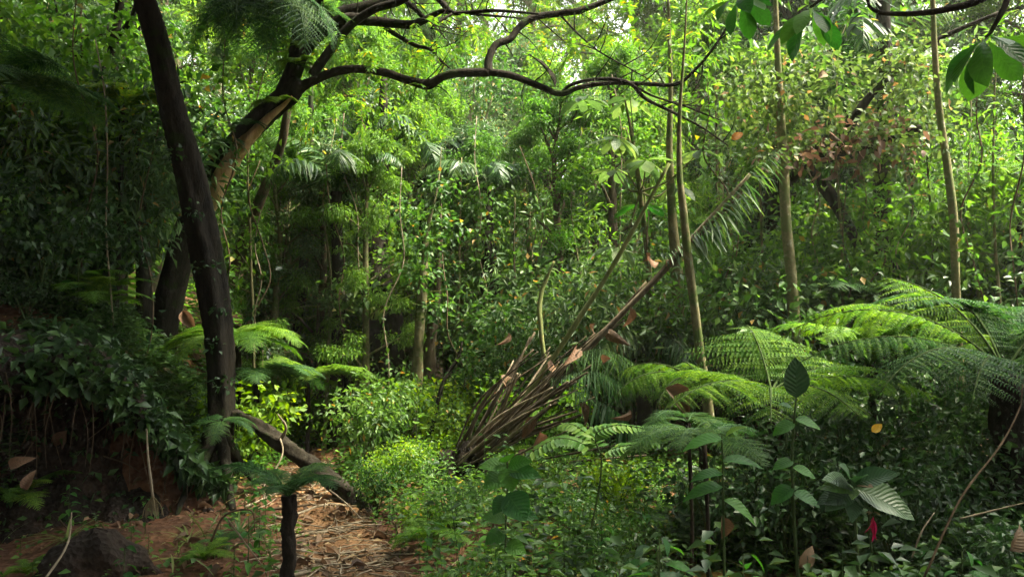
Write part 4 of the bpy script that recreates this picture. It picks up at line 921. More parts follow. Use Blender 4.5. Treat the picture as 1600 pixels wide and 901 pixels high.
fern_at('mid green fern clump right behind the bright tree fern, fronds curling over', 1360, 570, 7.2, 11, 1.0, seed=11, a0=1.15, a1=-0.6, plen=0.28)
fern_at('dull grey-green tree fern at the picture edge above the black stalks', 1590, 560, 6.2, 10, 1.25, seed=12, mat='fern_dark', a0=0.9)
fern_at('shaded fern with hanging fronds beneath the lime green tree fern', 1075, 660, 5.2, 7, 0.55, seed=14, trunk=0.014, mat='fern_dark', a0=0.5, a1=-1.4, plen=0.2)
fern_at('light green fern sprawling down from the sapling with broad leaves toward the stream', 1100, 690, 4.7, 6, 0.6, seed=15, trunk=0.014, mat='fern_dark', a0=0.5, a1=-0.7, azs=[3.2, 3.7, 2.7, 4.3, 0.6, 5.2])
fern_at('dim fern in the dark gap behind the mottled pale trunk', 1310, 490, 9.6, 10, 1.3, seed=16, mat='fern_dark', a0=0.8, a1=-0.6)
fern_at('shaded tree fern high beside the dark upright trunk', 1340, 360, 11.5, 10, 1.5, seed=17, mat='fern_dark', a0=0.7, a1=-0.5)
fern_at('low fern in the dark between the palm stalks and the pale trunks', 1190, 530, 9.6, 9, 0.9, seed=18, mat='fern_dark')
fern_at('fern drooping over the bank just right of the thick dark trunk', 372, 540, 8.4, 10, 0.95, seed=19, mat='fern', a0=0.8, a1=-0.9)
fern_at('grey-green fern below the drooping one on the bright bank', 400, 590, 8.6, 9, 0.9, seed=20, mat='fern_dark', a0=0.6, a1=-0.8)
fern_at('flat fronded fern beside the trail end in front of the shaggy trunks', 480, 590, 9.6, 9, 0.95, seed=22, mat='fern', a0=0.5, a1=-0.5)
fern_at('lacy grey-green fern near the earth bank top at the picture edge', -10, 130, 6.6, 8, 1.1, seed=23, mat='fern_dark', a0=0.5, a1=-0.7, azs=[0.1, -0.4, 0.6, -0.9, 1.1, 3, 4, 5])
fern_at('fern growing on the limbs above the tree fork, dark fronds hanging down', 400, -10, 9.2, 12, 1.6, seed=24, mat='fern_dark', a0=0.2, a1=-1.5, plen=0.3, azs=[-0.2, -0.7, -1.2, -1.7, -2.2, 0.3, 3, 2.4, 1.6, -0.45, -0.95, -1.5], hang=True, name='perching_fern')
fern_at('yellow-green fern catching light behind the leaning trunk', 190, 165, 8.6, 8, 0.9, seed=25, mat='lime', a0=0.6, a1=-0.6)
fern_at('tree fern by the right edge against the yellow light', 1590, 300, 9.5, 10, 1.2, seed=26, mat='fern', a0=0.6, a1=-0.8)
for k, (px, py, d, lab) in enumerate([(468, 70, 9.3, 'small fern perched on the upright limb of the tree fork'), (462, 100, 9.25, 'small fern clinging to the forked limb base'), (430, 160, 9.2, 'small fern perched on the crook of the arching tree'), (385, 195, 9.2, 'dark fern on the arching trunk above the bare wood strip'), (350, 225, 9.2, 'fern tuft on the dark side of the arching trunk'), (345, 660, 7.3, 'little fern frond tuft at the foot of the thick dark trunk')]):
    fern_at(lab, px, py, d, 6, 0.33 + 0.05 * (k % 3), seed=900 + k, mat='fern' if k < 3 else 'fern_dark', a0=0.5, a1=-1.1, hang=True, name='perching_fern')
# stump-like small tree fern by the trail
c = gpoint(455, 4.6); tp = P(455, 770, 4.6)
sf = thing('small_tree_fern', 'little tree fern with a black post-like trunk standing in the bare soil by the trail', 'fern', c)
b = B(); tube(b, [(0, 0, -0.15), (0.01, 0, 0.25), (0, 0, tp[2] - c[2])], [0.045, 0.034, 0.04], n=40, seg=18, rough=0.2, seed=5); obj('trunk', b.mesh('trunk'), 'fernstem', sf)
for k in range(8):
    o = obj('frond', frond_variants('fern_dark', 4, 1.0, 0.9, -0.5, 24, 0.32, 13)[k % 4], None, sf, (0, 0, tp[2] - c[2] - 0.02)); o.rotation_euler = (0.1, 0, k * 0.8); q = 0.34 + 0.1 * (k % 3); o.scale = (q, q, q)

# ------------------------------------------------------------------ broad-leaved rosettes hanging in at the top
def rosette(t, base, c, n, size, key, mat, seed, down=0.5, az0=0.0):
    g = np.random.default_rng(seed)
    for k in range(n):
        az = az0 + k * 6.283 / n + g.normal() * 0.15
        d = np.array((math.cos(az), math.sin(az), -down + g.normal() * 0.22)); nn = np.array((-0.2 * math.cos(az), -0.2 * math.sin(az), 1)) + 0.25 * g.normal(size=3)
        leaf_part(t, key if g.random() < 0.6 else key + '2', mat, c - base + norm(d) * 0.03, d, nn, size * g.uniform(0.75, 1.12), 1.25)
base = gpoint(1760, 4.4)
ut = thing('umbrella_leaf_tree', 'tree whose dark branches dangle rosettes of big paddle-shaped leaves into the upper right', 'tree', base)
world_tube('trunk', [base - (0, 0, 0.2), base + (0.1, 0.1, 1.5), P(1765, 100, 4.5), P(1700, -160, 4.5)], [0.09, 0.08, 0.06, 0.045], 'bark_mid', ut, base, seg=10, rough=0.05, seed=131)
for k, pts in enumerate([[(1700, -160, 4.5), (1600, -60, 4.2), (1570, 10, 4.1), (1548, 50, 4.1), (1540, 58, 4.1)], [(1700, -160, 4.5), (1560, -20, 4.2), (1480, 15, 4.2), (1400, 22, 4.3), (1362, 14, 4.3), (1355, -10, 4.3)], [(1640, -110, 4.4), (1450, -80, 4.3), (1330, -30, 4.3), (1266, 12, 4.3)], [(1480, -84, 4.3), (1300, -60, 4.5), (1200, -30, 4.5), (1156, -6, 4.5)]]):
    world_tube('branch', PP(pts), [0.035, 0.02, 0.012, 0.007], 'bark_dark', ut, base, seg=7, rough=0.05, n=26, seed=132 + k)
for k, (px, py, d, n, s, dn) in enumerate([(1540, 58, 4.1, 11, 0.30, 0.75), (1266, 14, 4.3, 8, 0.25, 0.6), (1156, -4, 4.5, 8, 0.21, 0.5)]):
    rosette(ut, base, P(px, py, d), n, s, 'obo', 'big', 140 + k, dn, k)
base = gpoint(1010, 9.6)
ct = thing('paddle_leaf_tree', 'sapling tree with whorls of pale green paddle-shaped leaves in the bright gap', 'tree', base)
world_tube('trunk', PP([(1010, 650, 9.6), (1015, 450, 9.6), (1000, 300, 9.5), (985, 200, 9.4), (975, 150, 9.4)]), [0.045, 0.04, 0.03, 0.02, 0.01], 'bark_olive', ct, base, seg=8, seed=150)
for k, (px, py, d, n, s) in enumerate([(912, 155, 9.2, 9, 0.36), (985, 155, 9.4, 8, 0.42), (962, 215, 9.3, 9, 0.42), (1010, 250, 9.3, 8, 0.42), (1095, 235, 9.2, 9, 0.4), (960, 265, 9.5, 8, 0.38), (1005, 320, 9.5, 7, 0.4), (965, 385, 9.4, 8, 0.42), (1050, 290, 9.6, 7, 0.36)]):
    rosette(ct, base, P(px, py, d), n, s * 0.8, 'obo', 'pad' if k != 6 else 'big', 160 + k, 0.3, k)
    if k: world_tube('branch', [P(1000, 300, 9.5), (P(1000, 300, 9.5) + P(px, py, d)) / 2 + (0, 0, -0.1), P(px, py, d)], [0.015, 0.01, 0.007], 'bark_olive', ct, base, seg=5, seed=151)
leaf_part(ct, 'big', 'orange', P(1143, 218, 9.0) - base, (0.6, -0.2, 0.4), (0.2, -1, 0.4), 0.16, 1.3, name='leaf', label='orange dying leaf')
# dead leaf snagged on the limb
dl = thing('hanging_dead_leaf', 'long black curled dead leaf snagged upright on the arching limb', 'dead leaf', P(868, 138, 8.7))
o = leaf_part(dl, 'big2', 'bark_dark', (0, 0, 0), (-0.30, 0.05, 1), (0.75, -0.5, 0.1), 0.55, 0.55, name='blade')

# ------------------------------------------------------------------ saplings and herbs of the foreground
def broad_plant(label, loc, H, n, size, key, mat, seed, lean=(0, 0), name='broad_leaved_sapling', down=0.25, top=True, el=None, cat='plant'):
    g = np.random.default_rng(seed); t = thing(name, label, cat, loc)
    p = np.array([(0, 0, -0.05), (lean[0] * 0.3 + g.normal() * 0.01, lean[1] * 0.3, H * 0.45), (lean[0], lean[1], H)])
    b = B(); c = tube(b, p, [0.008 + 0.005 * H, 0.006, 0.004], n=12, seg=6)
    az0 = g.random() * 6
    for k in range(n):
        u = 0.3 + 0.7 * (k / max(1, n - 1)) ** 0.8; q = c[min(11, int(u * 11))]
        az = az0 + (k // 2) * 1.57 + (k % 2) * math.pi + g.normal() * 0.3
        d = np.array((math.cos(az), math.sin(az), (el if el is not None else 0.35 * u) + g.normal() * 0.2)); d = norm(d)
        pe = q + d * size * 0.22 + np.array((0, 0, 0.02))
        tube(b, [q, (q + pe) / 2 + (0, 0, 0.006), pe], [0.0035, 0.0025], n=4, seg=4, cap=False)
        kk = key + ('2' if g.random() < 0.45 and key + '2' in LM else '')
        leaf_part(t, kk, mat, pe, d - np.array((0, 0, down)), np.array((-0.3 * d[0], -0.3 * d[1], 1)) + 0.22 * g.normal(size=3), size * g.uniform(0.65, 1.1) * (1.0 - 0.25 * (u - 0.3)), 1.0 + 0.25 * g.random())
    obj('stem', b.mesh('stem'), 'stem', t)
    return t
def bush(label, loc, H, W, n, kind, size, mat, seed, name='leafy_bush', stems=7, cat='bush'):
    """many small leaves on a few woody stems"""
    g = np.random.default_rng(seed); t = thing(name, label, cat, loc); b = B(); C = []
    for k in range(stems):
        az = k * 2.4 + g.random(); e = np.array((math.cos(az) * W * g.uniform(0.4, 1), math.sin(az) * W * g.uniform(0.4, 1), H * g.uniform(0.6, 1)))
        c = tube(b, [(0, 0, -0.05), e * np.array((0.4, 0.4, 0.55)) + g.normal(size=3) * 0.03, e], [0.012, 0.008, 0.003], n=10, seg=5, cap=False)
        C += [c[5], c[7], c[9], c[8] + g.normal(size=3) * 0.1]
    obj('stem', b.mesh('stem'), 'stem', t)
    lb = B(); spray_leaves(lb, g, np.array(C), np.full(len(C), 0.17 * (H + W)), n, kind, size)
    me = lb.mesh('foliage', smooth=False); me.materials.append(M[mat]); obj('foliage', me, None, t, kind='stuff')
    return t
# the clear sapling in the middle of the foreground
c = gpoint(793, 4.3)
sp = thing('broad_leaved_sapling', 'upright sapling with glossy oval leaves standing in front of the dead palm stalks', 'plant', c)
b = B(); q = [c, P(790, 830, 4.3), P(793, 760, 4.3), P(792, 705, 4.3)]; cc = tube(b, q, [0.008, 0.006, 0.005, 0.004], n=14, seg=6)
obj('stem', b.mesh('stem', off=c), 'stem', sp)
for px, py, ex, ey, s, w in [(792, 722, 792, 697, .10, 1.5), (792, 726, 740, 724, .16, .9), (794, 728, 835, 712, .15, 1.0), (794, 735, 852, 738, .19, .9), (792, 730, 800, 765, .14, 1.35), (790, 742, 758, 756, .15, 1.3), (792, 770, 826, 812, .18, 1.5), (791, 775, 770, 800, .13, 1.1), (794, 800, 880, 806, .17, 0.9), (790, 810, 735, 800, .14, 1.0), (788, 830, 750, 850, .13, 1.2), (790, 850, 830, 862, .13, 1.2)]:
    p0, p1 = P(px, py, 4.3), P(ex, ey, 4.3 - 0.1)
    d = p1 - p0; leaf_part(sp, 'round', 'big', p0 - c, d, np.array((-0.5 * d[0], -0.75, 0.75)), s, w)
# the dark paddle leaf sapling in front of the bright tree fern
c = gpoint(1245, 4.0)
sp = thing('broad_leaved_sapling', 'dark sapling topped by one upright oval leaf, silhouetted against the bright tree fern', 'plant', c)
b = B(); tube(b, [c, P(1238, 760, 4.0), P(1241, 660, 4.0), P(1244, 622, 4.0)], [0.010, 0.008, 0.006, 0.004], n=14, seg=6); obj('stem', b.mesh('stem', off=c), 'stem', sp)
p0 = P(1244, 622, 4.0); leaf_part(sp, 'flat', 'bigdark', p0 - c, P(1245, 560, 3.98) - p0, (0.1, -1, -0.1), 0.215, 1.25, label='single upright oval leaf')  # silhouette comes from the darkened leaf colour
for px, py, ex, ey, s in [(1242, 660, 1165, 690, .18), (1242, 655, 1310, 668, .18), (1240, 720, 1170, 735, .16), (1239, 730, 1290, 745, .16), (1240, 640, 1215, 622, .13), (1239, 760, 1190, 790, .2), (1239, 770, 1300, 790, .2)]:
    p0, p1 = P(px, py, 4.0), P(ex, ey, 3.95); d = p1 - p0; leaf_part(sp, 'round', 'big', p0 - c, d, np.array((-0.4 * d[0], -0.45, 0.9)), s * 0.75, 1.0)
# sapling with a light vertical leaf and long flat leaf
c = gpoint(1125, 4.1)
sp = thing('broad_leaved_sapling', 'sapling holding long flat leaves and one light upright leaf above the hanging fern', 'plant', c)
b = B(); tube(b, [c, P(1130, 780, 4.1), P(1128, 680, 4.1)], [0.009, 0.006, 0.004], n=12, seg=6); obj('stem', b.mesh('stem', off=c), 'stem', sp)
for px, py, ex, ey, s, m_ in [(1130, 685, 1068, 683, .22, 'big'), (1134, 682, 1160, 655, .12, 'bigpale'), (1130, 760, 1068, 762, .22, 'big'), (1129, 720, 1190, 712, .2, 'big'), (1130, 740, 1090, 735, .18, 'big'), (1130, 780, 1180, 800, .2, 'big')]:
    p0, p1 = P(px, py, 4.1), P(ex, ey, 4.05); d = p1 - p0; leaf_part(sp, 'big', m_, p0 - c, d, np.array((-0.4 * d[0], -0.35, 0.9)), s, 1.0)
# lit compound-leaved sapling in front of the palm stalks
c = gpoint(900, 5.2)
sp = thing('feather_leaved_sapling', 'lime green sapling with two feathery compound leaves beside the dead palm stalks', 'plant', c)
for k, pts in enumerate([[(940, 715, 5.2), (905, 690, 5.15), (870, 685, 5.1), (832, 705, 5.05)], [(940, 715, 5.2), (930, 680, 5.2), (960, 664, 5.2), (1005, 668, 5.2)], [(940, 715, 5.2), (960, 700, 5.1), (990, 694, 5.05), (1025, 690, 5.0)], [(940, 715, 5.2), (930, 690, 5.3), (900, 665, 5.35), (880, 662, 5.4)]]):
    g = np.random.default_rng(170 + k); b = B(); pts = PP(pts); cv = tube(b, pts, [0.004, 0.002], n=18, seg=5); leaf = obj('compound_leaf', b.mesh('compound_leaf', off=c), 'stem', sp)
    t_ = norm(np.gradient(cv, axis=0))
    for j in range(4, 18):
        for sd_ in (-1, 1):
            side = norm(np.cross(t_[j], (0, -0.4, 1.0))) * sd_
            leaf_part(leaf, 'flat', 'bigpale', cv[j] - c, side + 0.5 * t_[j] + (0, 0, -0.25), np.array((0, -0.35, 1)) + 0.2 * g.normal(size=3), 0.105 * (1.1 - 0.025 * j), 0.95, name='leaflet')
b = B(); tube(b, [c, P(935, 770, 5.2), P(940, 715, 5.2)], [0.008, 0.005], n=8, seg=6); obj('stem', b.mesh('stem', off=c), 'stem', sp)
# ribbed-leaf plant at the right with a red bract below
c = gpoint(1335, 4.0)
rp_ = thing('ribbed_leaf_plant', 'plant with dark glossy ribbed leaves, one paler yellow-green leaf in its centre', 'plant', c)
b = B(); tube(b, [c, P(1338, 840, 4.0), P(1332, 760, 4.0)], [0.012, 0.009, 0.005], n=10, seg=6); obj('stem', b.mesh('stem', off=c), 'stem', rp_)
for px, py, ex, ey, s, m_ in [(1336, 762, 1425, 795, .30, 'ribbed'), (1332, 764, 1280, 800, .2, 'ribbed'), (1332, 768, 1335, 808, .17, 'ribbed'), (1332, 762, 1334, 776, .11, 'lime'), (1336, 758, 1365, 752, .12, 'dead'), (1330, 758, 1325, 718, .2, 'ribbed'), (1328, 760, 1288, 735, .2, 'ribbed'), (1334, 756, 1400, 730, .22, 'ribbed'), (1330, 770, 1240, 785, .2, 'ribbed'), (1332, 758, 1352, 728, .16, 'ribbed'), (1334, 770, 1380, 800, .16, 'ribbed'), (1332, 760, 1270, 752, .2, 'lime')]:
    p0, p1 = P(px, py, 3.98), P(ex, ey, 3.85); d = p1 - p0; leaf_part(rp_, 'round', m_ if m_ not in ('lime',) else 'bigpale', p0 - c, d, np.array((-0.3 * d[0], -0.7, 0.8)), s, 0.9)
c = gpoint(1366, 3.9)
rf = thing('red_flower', 'hanging red flower spike with pale tip bracts below the ribbed leaves', 'flower', c)
b = B(); tube(b, [c, P(1358, 820, 3.9), P(1362, 788, 3.9), P(1365, 800, 3.88)], [0.006, 0.004, 0.003], n=12, seg=6); obj('stem', b.mesh('stem', off=c), 'stem', rf)
for k, (px, py, ex, ey, s) in enumerate([(1363, 808, 1365, 838, .11), (1366, 812, 1368, 842, .11), (1364, 805, 1362, 828, .09)]):
    p0, p1 = P(px, py, 3.88), P(ex, ey, 3.86); leaf_part(rf, 'big', 'red', p0 - c, p1 - p0, (0.8 * (k - 1), -1, 0.1), s, 0.4, name='bract')
for k in range(6):
    p0 = P(1364, 800, 3.88); leaf_part(rf, 'med', 'litter', p0 - c, (math.cos(k), math.sin(k) * 0.6, 0.1), (0, 0, 1), 0.04, 1, name='bract', label='small pale bract')
# single coloured leaves caught in the thicket
for lab, px, py, d, s, key, m_, D, N in [('small yellow leaf lying on dark ferns at the right', 1362, 674, 4.4, .075, 'flat', 'yellow', (0.8, -0.1, 0.6), (0.2, -1, 0.5)),
        ('rust brown dead leaf hanging over the stream pool', 1128, 806, 4.2, .14, 'curl', 'deadbig', (0.25, 0, -1), (0.2, -1, 0.2)),
        ('crumpled brown dead leaf at the right edge', 1578, 860, 3.6, .13, 'curl', 'deadbig', (0.5, -0.1, 0.7), (0.1, -1, 0.3)),
        ('pale pinkish dead leaf on the ground past the pool', 1248, 884, 3.9, .13, 'curl', 'litter', (0.6, 0, 0.6), (0.2, -1, 0.4)),
        ('curved brown dead leaf hanging in the dark hollow', 105, 672, 6.4, .22, 'curl', 'deadbig', (-0.5, 0, -0.8), (0.3, -1, 0.3)),
        ('rusty dead leaf stuck high on the dark bank face', 95, 618, 6.6, .2, 'curl', 'deadbig', (-0.9, 0, -0.3), (0.2, -1, 0.5)),
        ('small rusty dead leaf near the bank top', 158, 642, 6.5, .10, 'curl', 'deadbig', (0.7, 0, 0.4), (0.2, -1, 0.5)),
        ('broad orange-brown dead leaf on the red soil', 40, 765, 4.9, .12, 'curl', 'deadbig', (0.2, 0, 0.8), (0.2, -1, 0.4)),
        ('reddish dead leaf leaning on the red soil edge', 15, 730, 5.2, .14, 'curl', 'deadbig', (0.7, 0, 0.4), (0.2, -1, 0.4)),
        ('large rusty dead leaf wedged between the crossing trunks', 285, 485, 8.6, .24, 'curl', 'deadbig', (0.3, 0, -0.5), (0.1, -1, 0.2)),
        ('rust brown hanging frond below the lime green fern', 1040, 605, 5.9, .3, 'curl', 'deadbig', (0.75, -0.1, -0.65), (0.3, -1, 0.4)),
        ('big tan dead leaf caught in the high canopy', 1278, 122, 8.0, .15, 'curl', 'litter', (0.8, 0, 0.45), (0.1, -1, 0.3))]:
    p0 = P(px, py, d); t_ = thing('dead_leaf' if m_ != 'yellow' else 'fallen_leaf', lab, 'dead leaf' if m_ != 'yellow' else 'leaf', p0)
    leaf_part(t_, key, m_, (0, 0, 0), D, N, s, 1.2, name='blade')
c = gpoint(158, 5.0)
b = B(); n1, n2 = 28, 14; th = np.arange(n1) * 2 * math.pi / n1; V = []
gm = np.random.default_rng(5)
for k in range(n2):
    u = k / (n2 - 1); r_ = 0.33 * math.sqrt(max(0.0004, 1 - u ** 2)); V.append(np.stack((r_ * np.cos(th) * (1.05 + 0.12 * np.sin(3 * th + 1) + 0.05 * np.sin(7 * th)), 0.8 * r_ * np.sin(th), np.full(n1, -0.08 + 0.36 * u + 0.03 * np.sin(2 * th + 3 * u) * (1 - u))), -1) + 0.035 * (1 - u) * np.stack((np.sin(5 * th + 7 * u), np.cos(4 * th + 9 * u), np.sin(6 * th - 8 * u)), -1) + gm.normal(size=(n1, 3)) * 0.003)
V = np.concatenate(V); V = V * (1 + 0.10 * np.sin(6 * V[:, 0:1] * 3 + 1) * np.cos(15 * V[:, 1:2]) + 0.06 * np.sin(31 * V[:, 0:1] + 20 * V[:, 2:3])); i = np.arange(n2 - 1)[:, None] * n1; j = np.arange(n1)[None]
b.add(V, [np.stack((i + j, i + (j + 1) % n1, i + n1 + (j + 1) % n1, i + n1 + j), -1).reshape(-1, 4)])
mo = obj('earth_mound', b.mesh('earth_mound'), 'shade_earth', None, tuple(c)); tag(mo, 'black rounded mound of earth on the bare red soil', 'mound')
# standing stick with a tuft of roots
c = gpoint(240, 5.6)
stk = thing('rooted_stick', 'thin pale stick standing in the dark hollow, with a broom-like tuft of dry roots', 'stick', c)
world_tube('stem', PP([(229, 670, 5.6), (232, 720, 5.6), (239, 776, 5.6)]), [0.006, 0.009, 0.011], 'stick', stk, c, seg=6, seed=1)
b = B(); g = np.random.default_rng(2)
for k in range(24):
    az = g.random() * 6.28; e = P(241, 804, 5.6) + np.array((math.cos(az), math.sin(az), 0)) * g.uniform(0.02, 0.09) + (0, 0, -0.02 * g.random())
    tube(b, [P(239, 774, 5.6), (P(239, 776, 5.6) + e) / 2 + np.array((math.cos(az), math.sin(az), 0)) * 0.02, e], [0.004, 0.002], n=6, seg=4, cap=False)
obj('root_tuft', b.mesh('root_tuft', off=c), 'straw', stk, kind='stuff')
# bare sticks and roots
for lab, pts, r_, m_ in [('pale bare stick lying over the red soil', [(70, 905, 4.4), (105, 850, 4.7), (112, 800, 5.0)], .008, 'stick'), ('bent grey twig arching over herbs by the trail', [(330, 845, 4.8), (348, 808, 4.8), (375, 796, 4.8), (395, 800, 4.8), (398, 830, 4.8)], .007, 'twig'), ('straight pale stick leaning among herbs by the trail', [(357, 812, 4.5), (385, 850, 4.4), (408, 880, 4.3)], .006, 'stick'),
        ('pale bare stick at the log, pointing down the trail', [(515, 765, 6.6), (540, 785, 6.4), (565, 810, 6.1)], .008, 'stick'), ('twisting pale vine looping in front of the log', [(438, 685, 7.2), (442, 705, 7.1), (432, 730, 7.0), (414, 755, 6.9), (412, 780, 6.6)], .009, 'stick'),
        ('long bare twig leaning out of the dark thicket', [(1440, 910, 3.6), (1500, 780, 3.7), (1560, 700, 3.8), (1592, 640, 3.9), (1598, 600, 3.9)], .006, 'twig'), ('thin pale bare stalk rising from the dark thicket', [(1425, 870, 3.7), (1440, 830, 3.7), (1460, 800, 3.75)], .005, 'stick'), ('grey twig reaching flat across the dark thicket', [(1500, 810, 3.8), (1560, 795, 3.75), (1620, 780, 3.7)], .005, 'stick')]:
    pts = PP(pts); pts = [np.array((p[0], p[1], max(p[2], float(ground(p[0], p[1])) + 0.015))) for p in pts]
    b = B(); tube(b, pts, [r_, r_ * 0.8, r_ * 0.4], n=20, seg=6, rough=0.1)
    o = obj('stick', b.mesh('stick', off=pts[0]), m_, None, tuple(pts[0])); tag(o, lab, 'stick')
g = np.random.default_rng(33)
for k in range(13):
    j = 18 + k * 3; q = pc[j]; w = 0.5
    a0 = q + sd[j] * w * g.uniform(-1.2, -0.7); a1 = q + sd[j] * w * g.uniform(0.3, 1.1) + tt[j] * g.uniform(-0.3, 0.5)
    pts = [a0 + (a1 - a0) * u + np.array((0, g.normal() * 0.05, 0)) for u in np.linspace(0, 1, 6)]
    pts = [np.array((p[0], p[1], float(ground(p[0], p[1])) + 0.012)) for p in pts]
    b = B(); r_ = g.uniform(0.008, 0.018); tube(b, pts, [r_, r_ * 0.9, r_ * 0.5], n=24, seg=6, rough=0.15, seed=k)
    o = obj('root', b.mesh('root', off=pts[0]), 'twig' if k % 2 else 'stick', None, tuple(pts[0])); o['category'] = 'root'
    order('tree roots crossing the trail', o, 'thin bare root snaking across the trail' if k % 2 else 'pale root lying across the trail', 'below the log', -k)

# ------------------------------------------------------------------ undergrowth, one plant at a time
Z0 = (0, -50, 0)          # the sources are moved to their first place below
PROTO = {
 'broad': [broad_plant(None, Z0, 0.75, 10, 0.19, 'big', 'big', 401), broad_plant(None, Z0, 0.55, 9, 0.16, 'round', 'big', 402), broad_plant(None, Z0, 0.95, 13, 0.2, 'big', 'big', 403)],
 'pale': [broad_plant(None, Z0, 0.5, 10, 0.13, 'big', 'bigpale', 404, name='pale_leaved_herb'), broad_plant(None, Z0, 0.35, 9, 0.11, 'round', 'bigpale', 405, name='pale_leaved_herb'), broad_plant(None, Z0, 0.7, 14, 0.13, 'flat', 'bigpale', 406, name='pale_leaved_herb')],
 'ribbed': [broad_plant(None, Z0, 0.6, 9, 0.24, 'big', 'ribbed', 407, name='ribbed_leaf_plant'), broad_plant(None, Z0, 0.85, 12, 0.26, 'round', 'ribbed', 408, name='ribbed_leaf_plant')],
 'bushd': [bush(None, Z0, 0.8, 0.45, 26, 'wide', 0.06, 'dark', 409), bush(None, Z0, 1.1, 0.55, 28, 'small', 0.075, 'dark', 410, stems=9)],
 'bushm': [bush(None, Z0, 0.7, 0.45, 26, 'wide', 0.055, 'mid', 411), bush(None, Z0, 1.0, 0.5, 30, 'small', 0.07, 'mid', 412, stems=9)],
 'bushl': [bush(None, Z0, 0.8, 0.55, 26, 'wide', 0.07, 'limefresh', 413, stems=9), bush(None, Z0, 0.55, 0.45, 20, 'wide', 0.055, 'limefresh', 414)],
 'bigbush': [bush(None, Z0, 2.2, 1.1, 80, 'wide', 0.085, 'mid', 415, stems=14, name='tall_bush'), bush(None, Z0, 2.6, 1.0, 80, 'small', 0.095, 'fresh', 416, stems=14, name='tall_bush'), bush(None, Z0, 2.4, 1.2, 75, 'narrow', 0.13, 'grey', 417, stems=14, name='tall_bush')],
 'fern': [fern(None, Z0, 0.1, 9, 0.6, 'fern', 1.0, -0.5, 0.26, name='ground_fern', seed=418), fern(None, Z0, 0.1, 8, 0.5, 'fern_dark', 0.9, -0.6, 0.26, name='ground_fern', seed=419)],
}
def strap_tuft(seed, n, size, mat):
    g = np.random.default_rng(seed); t = thing('strap_leaf_tuft', None, 'plant', Z0)
    for k in range(n):
        az = g.random() * 6.28; e = g.uniform(0.5, 1.6)
        leaf_part(t, 'strap', mat, (0.03 * math.cos(az), 0.03 * math.sin(az), 0), (math.cos(az), math.sin(az), e), (-math.cos(az), -math.sin(az), 1), size * g.uniform(0.6, 1.1), 1.2)
    return t
PROTO['strap'] = [strap_tuft(420, 22, 0.6, 'strap'), strap_tuft(421, 18, 0.8, 'palm')]
DESC = {'broad': 'dark broad-leaved seedling', 'pale': 'pale green broad-leaved herb', 'ribbed': 'glossy plant with big ribbed leaves', 'bushd': 'small dark leafy bush', 'bushm': 'small mid green leafy bush',
        'bushl': 'fresh green small-leaved bush', 'bigbush': 'tall leafy bush', 'fern': 'low ground fern', 'strap': 'tuft of arching strap leaves'}
for L_ in PROTO.values():
    for o in L_: index_kids(o)
USED = set()
def put(kind, loc, rz, s, group, place):
    L_ = PROTO[kind]; pr = L_[R.randrange(len(L_))]
    if pr.name in USED: o = copy_tree(pr, loc, rz, s)
    else:
        o = pr; USED.add(pr.name); o.location = tuple(float(v) for v in loc); o.rotation_euler = (0, 0, rz); o.scale = (s, s, s)
    order(group, o, DESC[kind], place, proj(loc)[0])
    return o
def x_hide(p):
    q = 800 + F * p[0] / p[1]
    return (150 < q < 360 and p[1] > 6.9) or (292 < q < 372 and p[1] > 6.0)
def zone(group, place, n, px, d, kinds, s=(0.75, 1.25), clear=0.62, seed=0):
    g = random.Random(seed); k = 0; tries = 0; pts = []
    while k < n and tries < 4000:
        tries += 1
        dd = g.uniform(*d); p = gpoint(g.uniform(*px), dd)
        if path_dist(p[0:1], p[1:2])[0] < clear: continue
        if any(math.hypot(p[0] - q[0], p[1] - q[1]) < 0.20 + 0.012 * dd for q in pts): continue
        if any(abs(p[0] / p[1] - (q - 800) / F) < 0.05 and p[1] < w for q, w in ((793, 4.9), (1092, 4.7), (1240, 4.6), (1335, 4.5), (1362, 4.2))): continue
        if math.hypot((p[0] - 1.5) / 0.9, (p[1] - 4.95) / 0.7) < 1: continue
        if dd < 9.9 and x_hide(p): continue
        pts.append(p); k += 1
        kk = g.choices([a for a, _ in kinds], [w for _, w in kinds])[0]
        put(kk, p, g.random() * 6.28, g.uniform(*s), group, place)
zone('plants of the near thicket', 'in the thicket beyond the pool', 62, (1010, 1640), (3.2, 4.8), [('broad', 5), ('bushd', 3), ('ribbed', 4), ('fern', 1.6), ('bushm', 2)], (0.45, 0.75), seed=1)
zone('plants under the tree ferns', 'under the tree ferns', 28, (1000, 1680), (4.7, 6.8), [('broad', 2), ('bushd', 4), ('fern', 3), ('bushm', 2), ('ribbed', 1)], (0.7, 1.15), seed=2)
zone('plants right of the trail', 'between trail and upright sapling', 70, (600, 1010), (3.2, 5.4), [('broad', 5), ('bushm', 1.5), ('pale', 3), ('bushd', 1.5), ('ribbed', 2.5), ('fern', 1)], (0.32, 0.6), 0.46, seed=3)
zone('sunlit plants before the palm', 'in the light before the palm stalks', 34, (580, 1010), (5.3, 7.8), [('pale', 5), ('bushl', 3), ('bushm', 3), ('fern', 1), ('strap', 1)], (0.38, 0.66), 0.44, seed=4)
zone('herbs left of the trail', 'on the bare soil left of the trail', 34, (-20, 450), (3.8, 6.0), [('pale', 2), ('broad', 4), ('fern', 1.5), ('strap', 0.5)], (0.25, 0.48), seed=5)
zone('herbs under the log', 'between log and little tree fern', 10, (340, 470), (4.9, 7.2), [('pale', 3), ('broad', 2), ('fern', 1)], (0.3, 0.5), 0.5, seed=6)
for px_, d_, k_ in ((592, 6.75, 'bushm'), (566, 7.05, 'pale'), (612, 6.5, 'pale')): put(k_, gpoint(px_, d_), px_ * 0.1, 0.5, 'plants at the log end', 'at the lower end of the log')
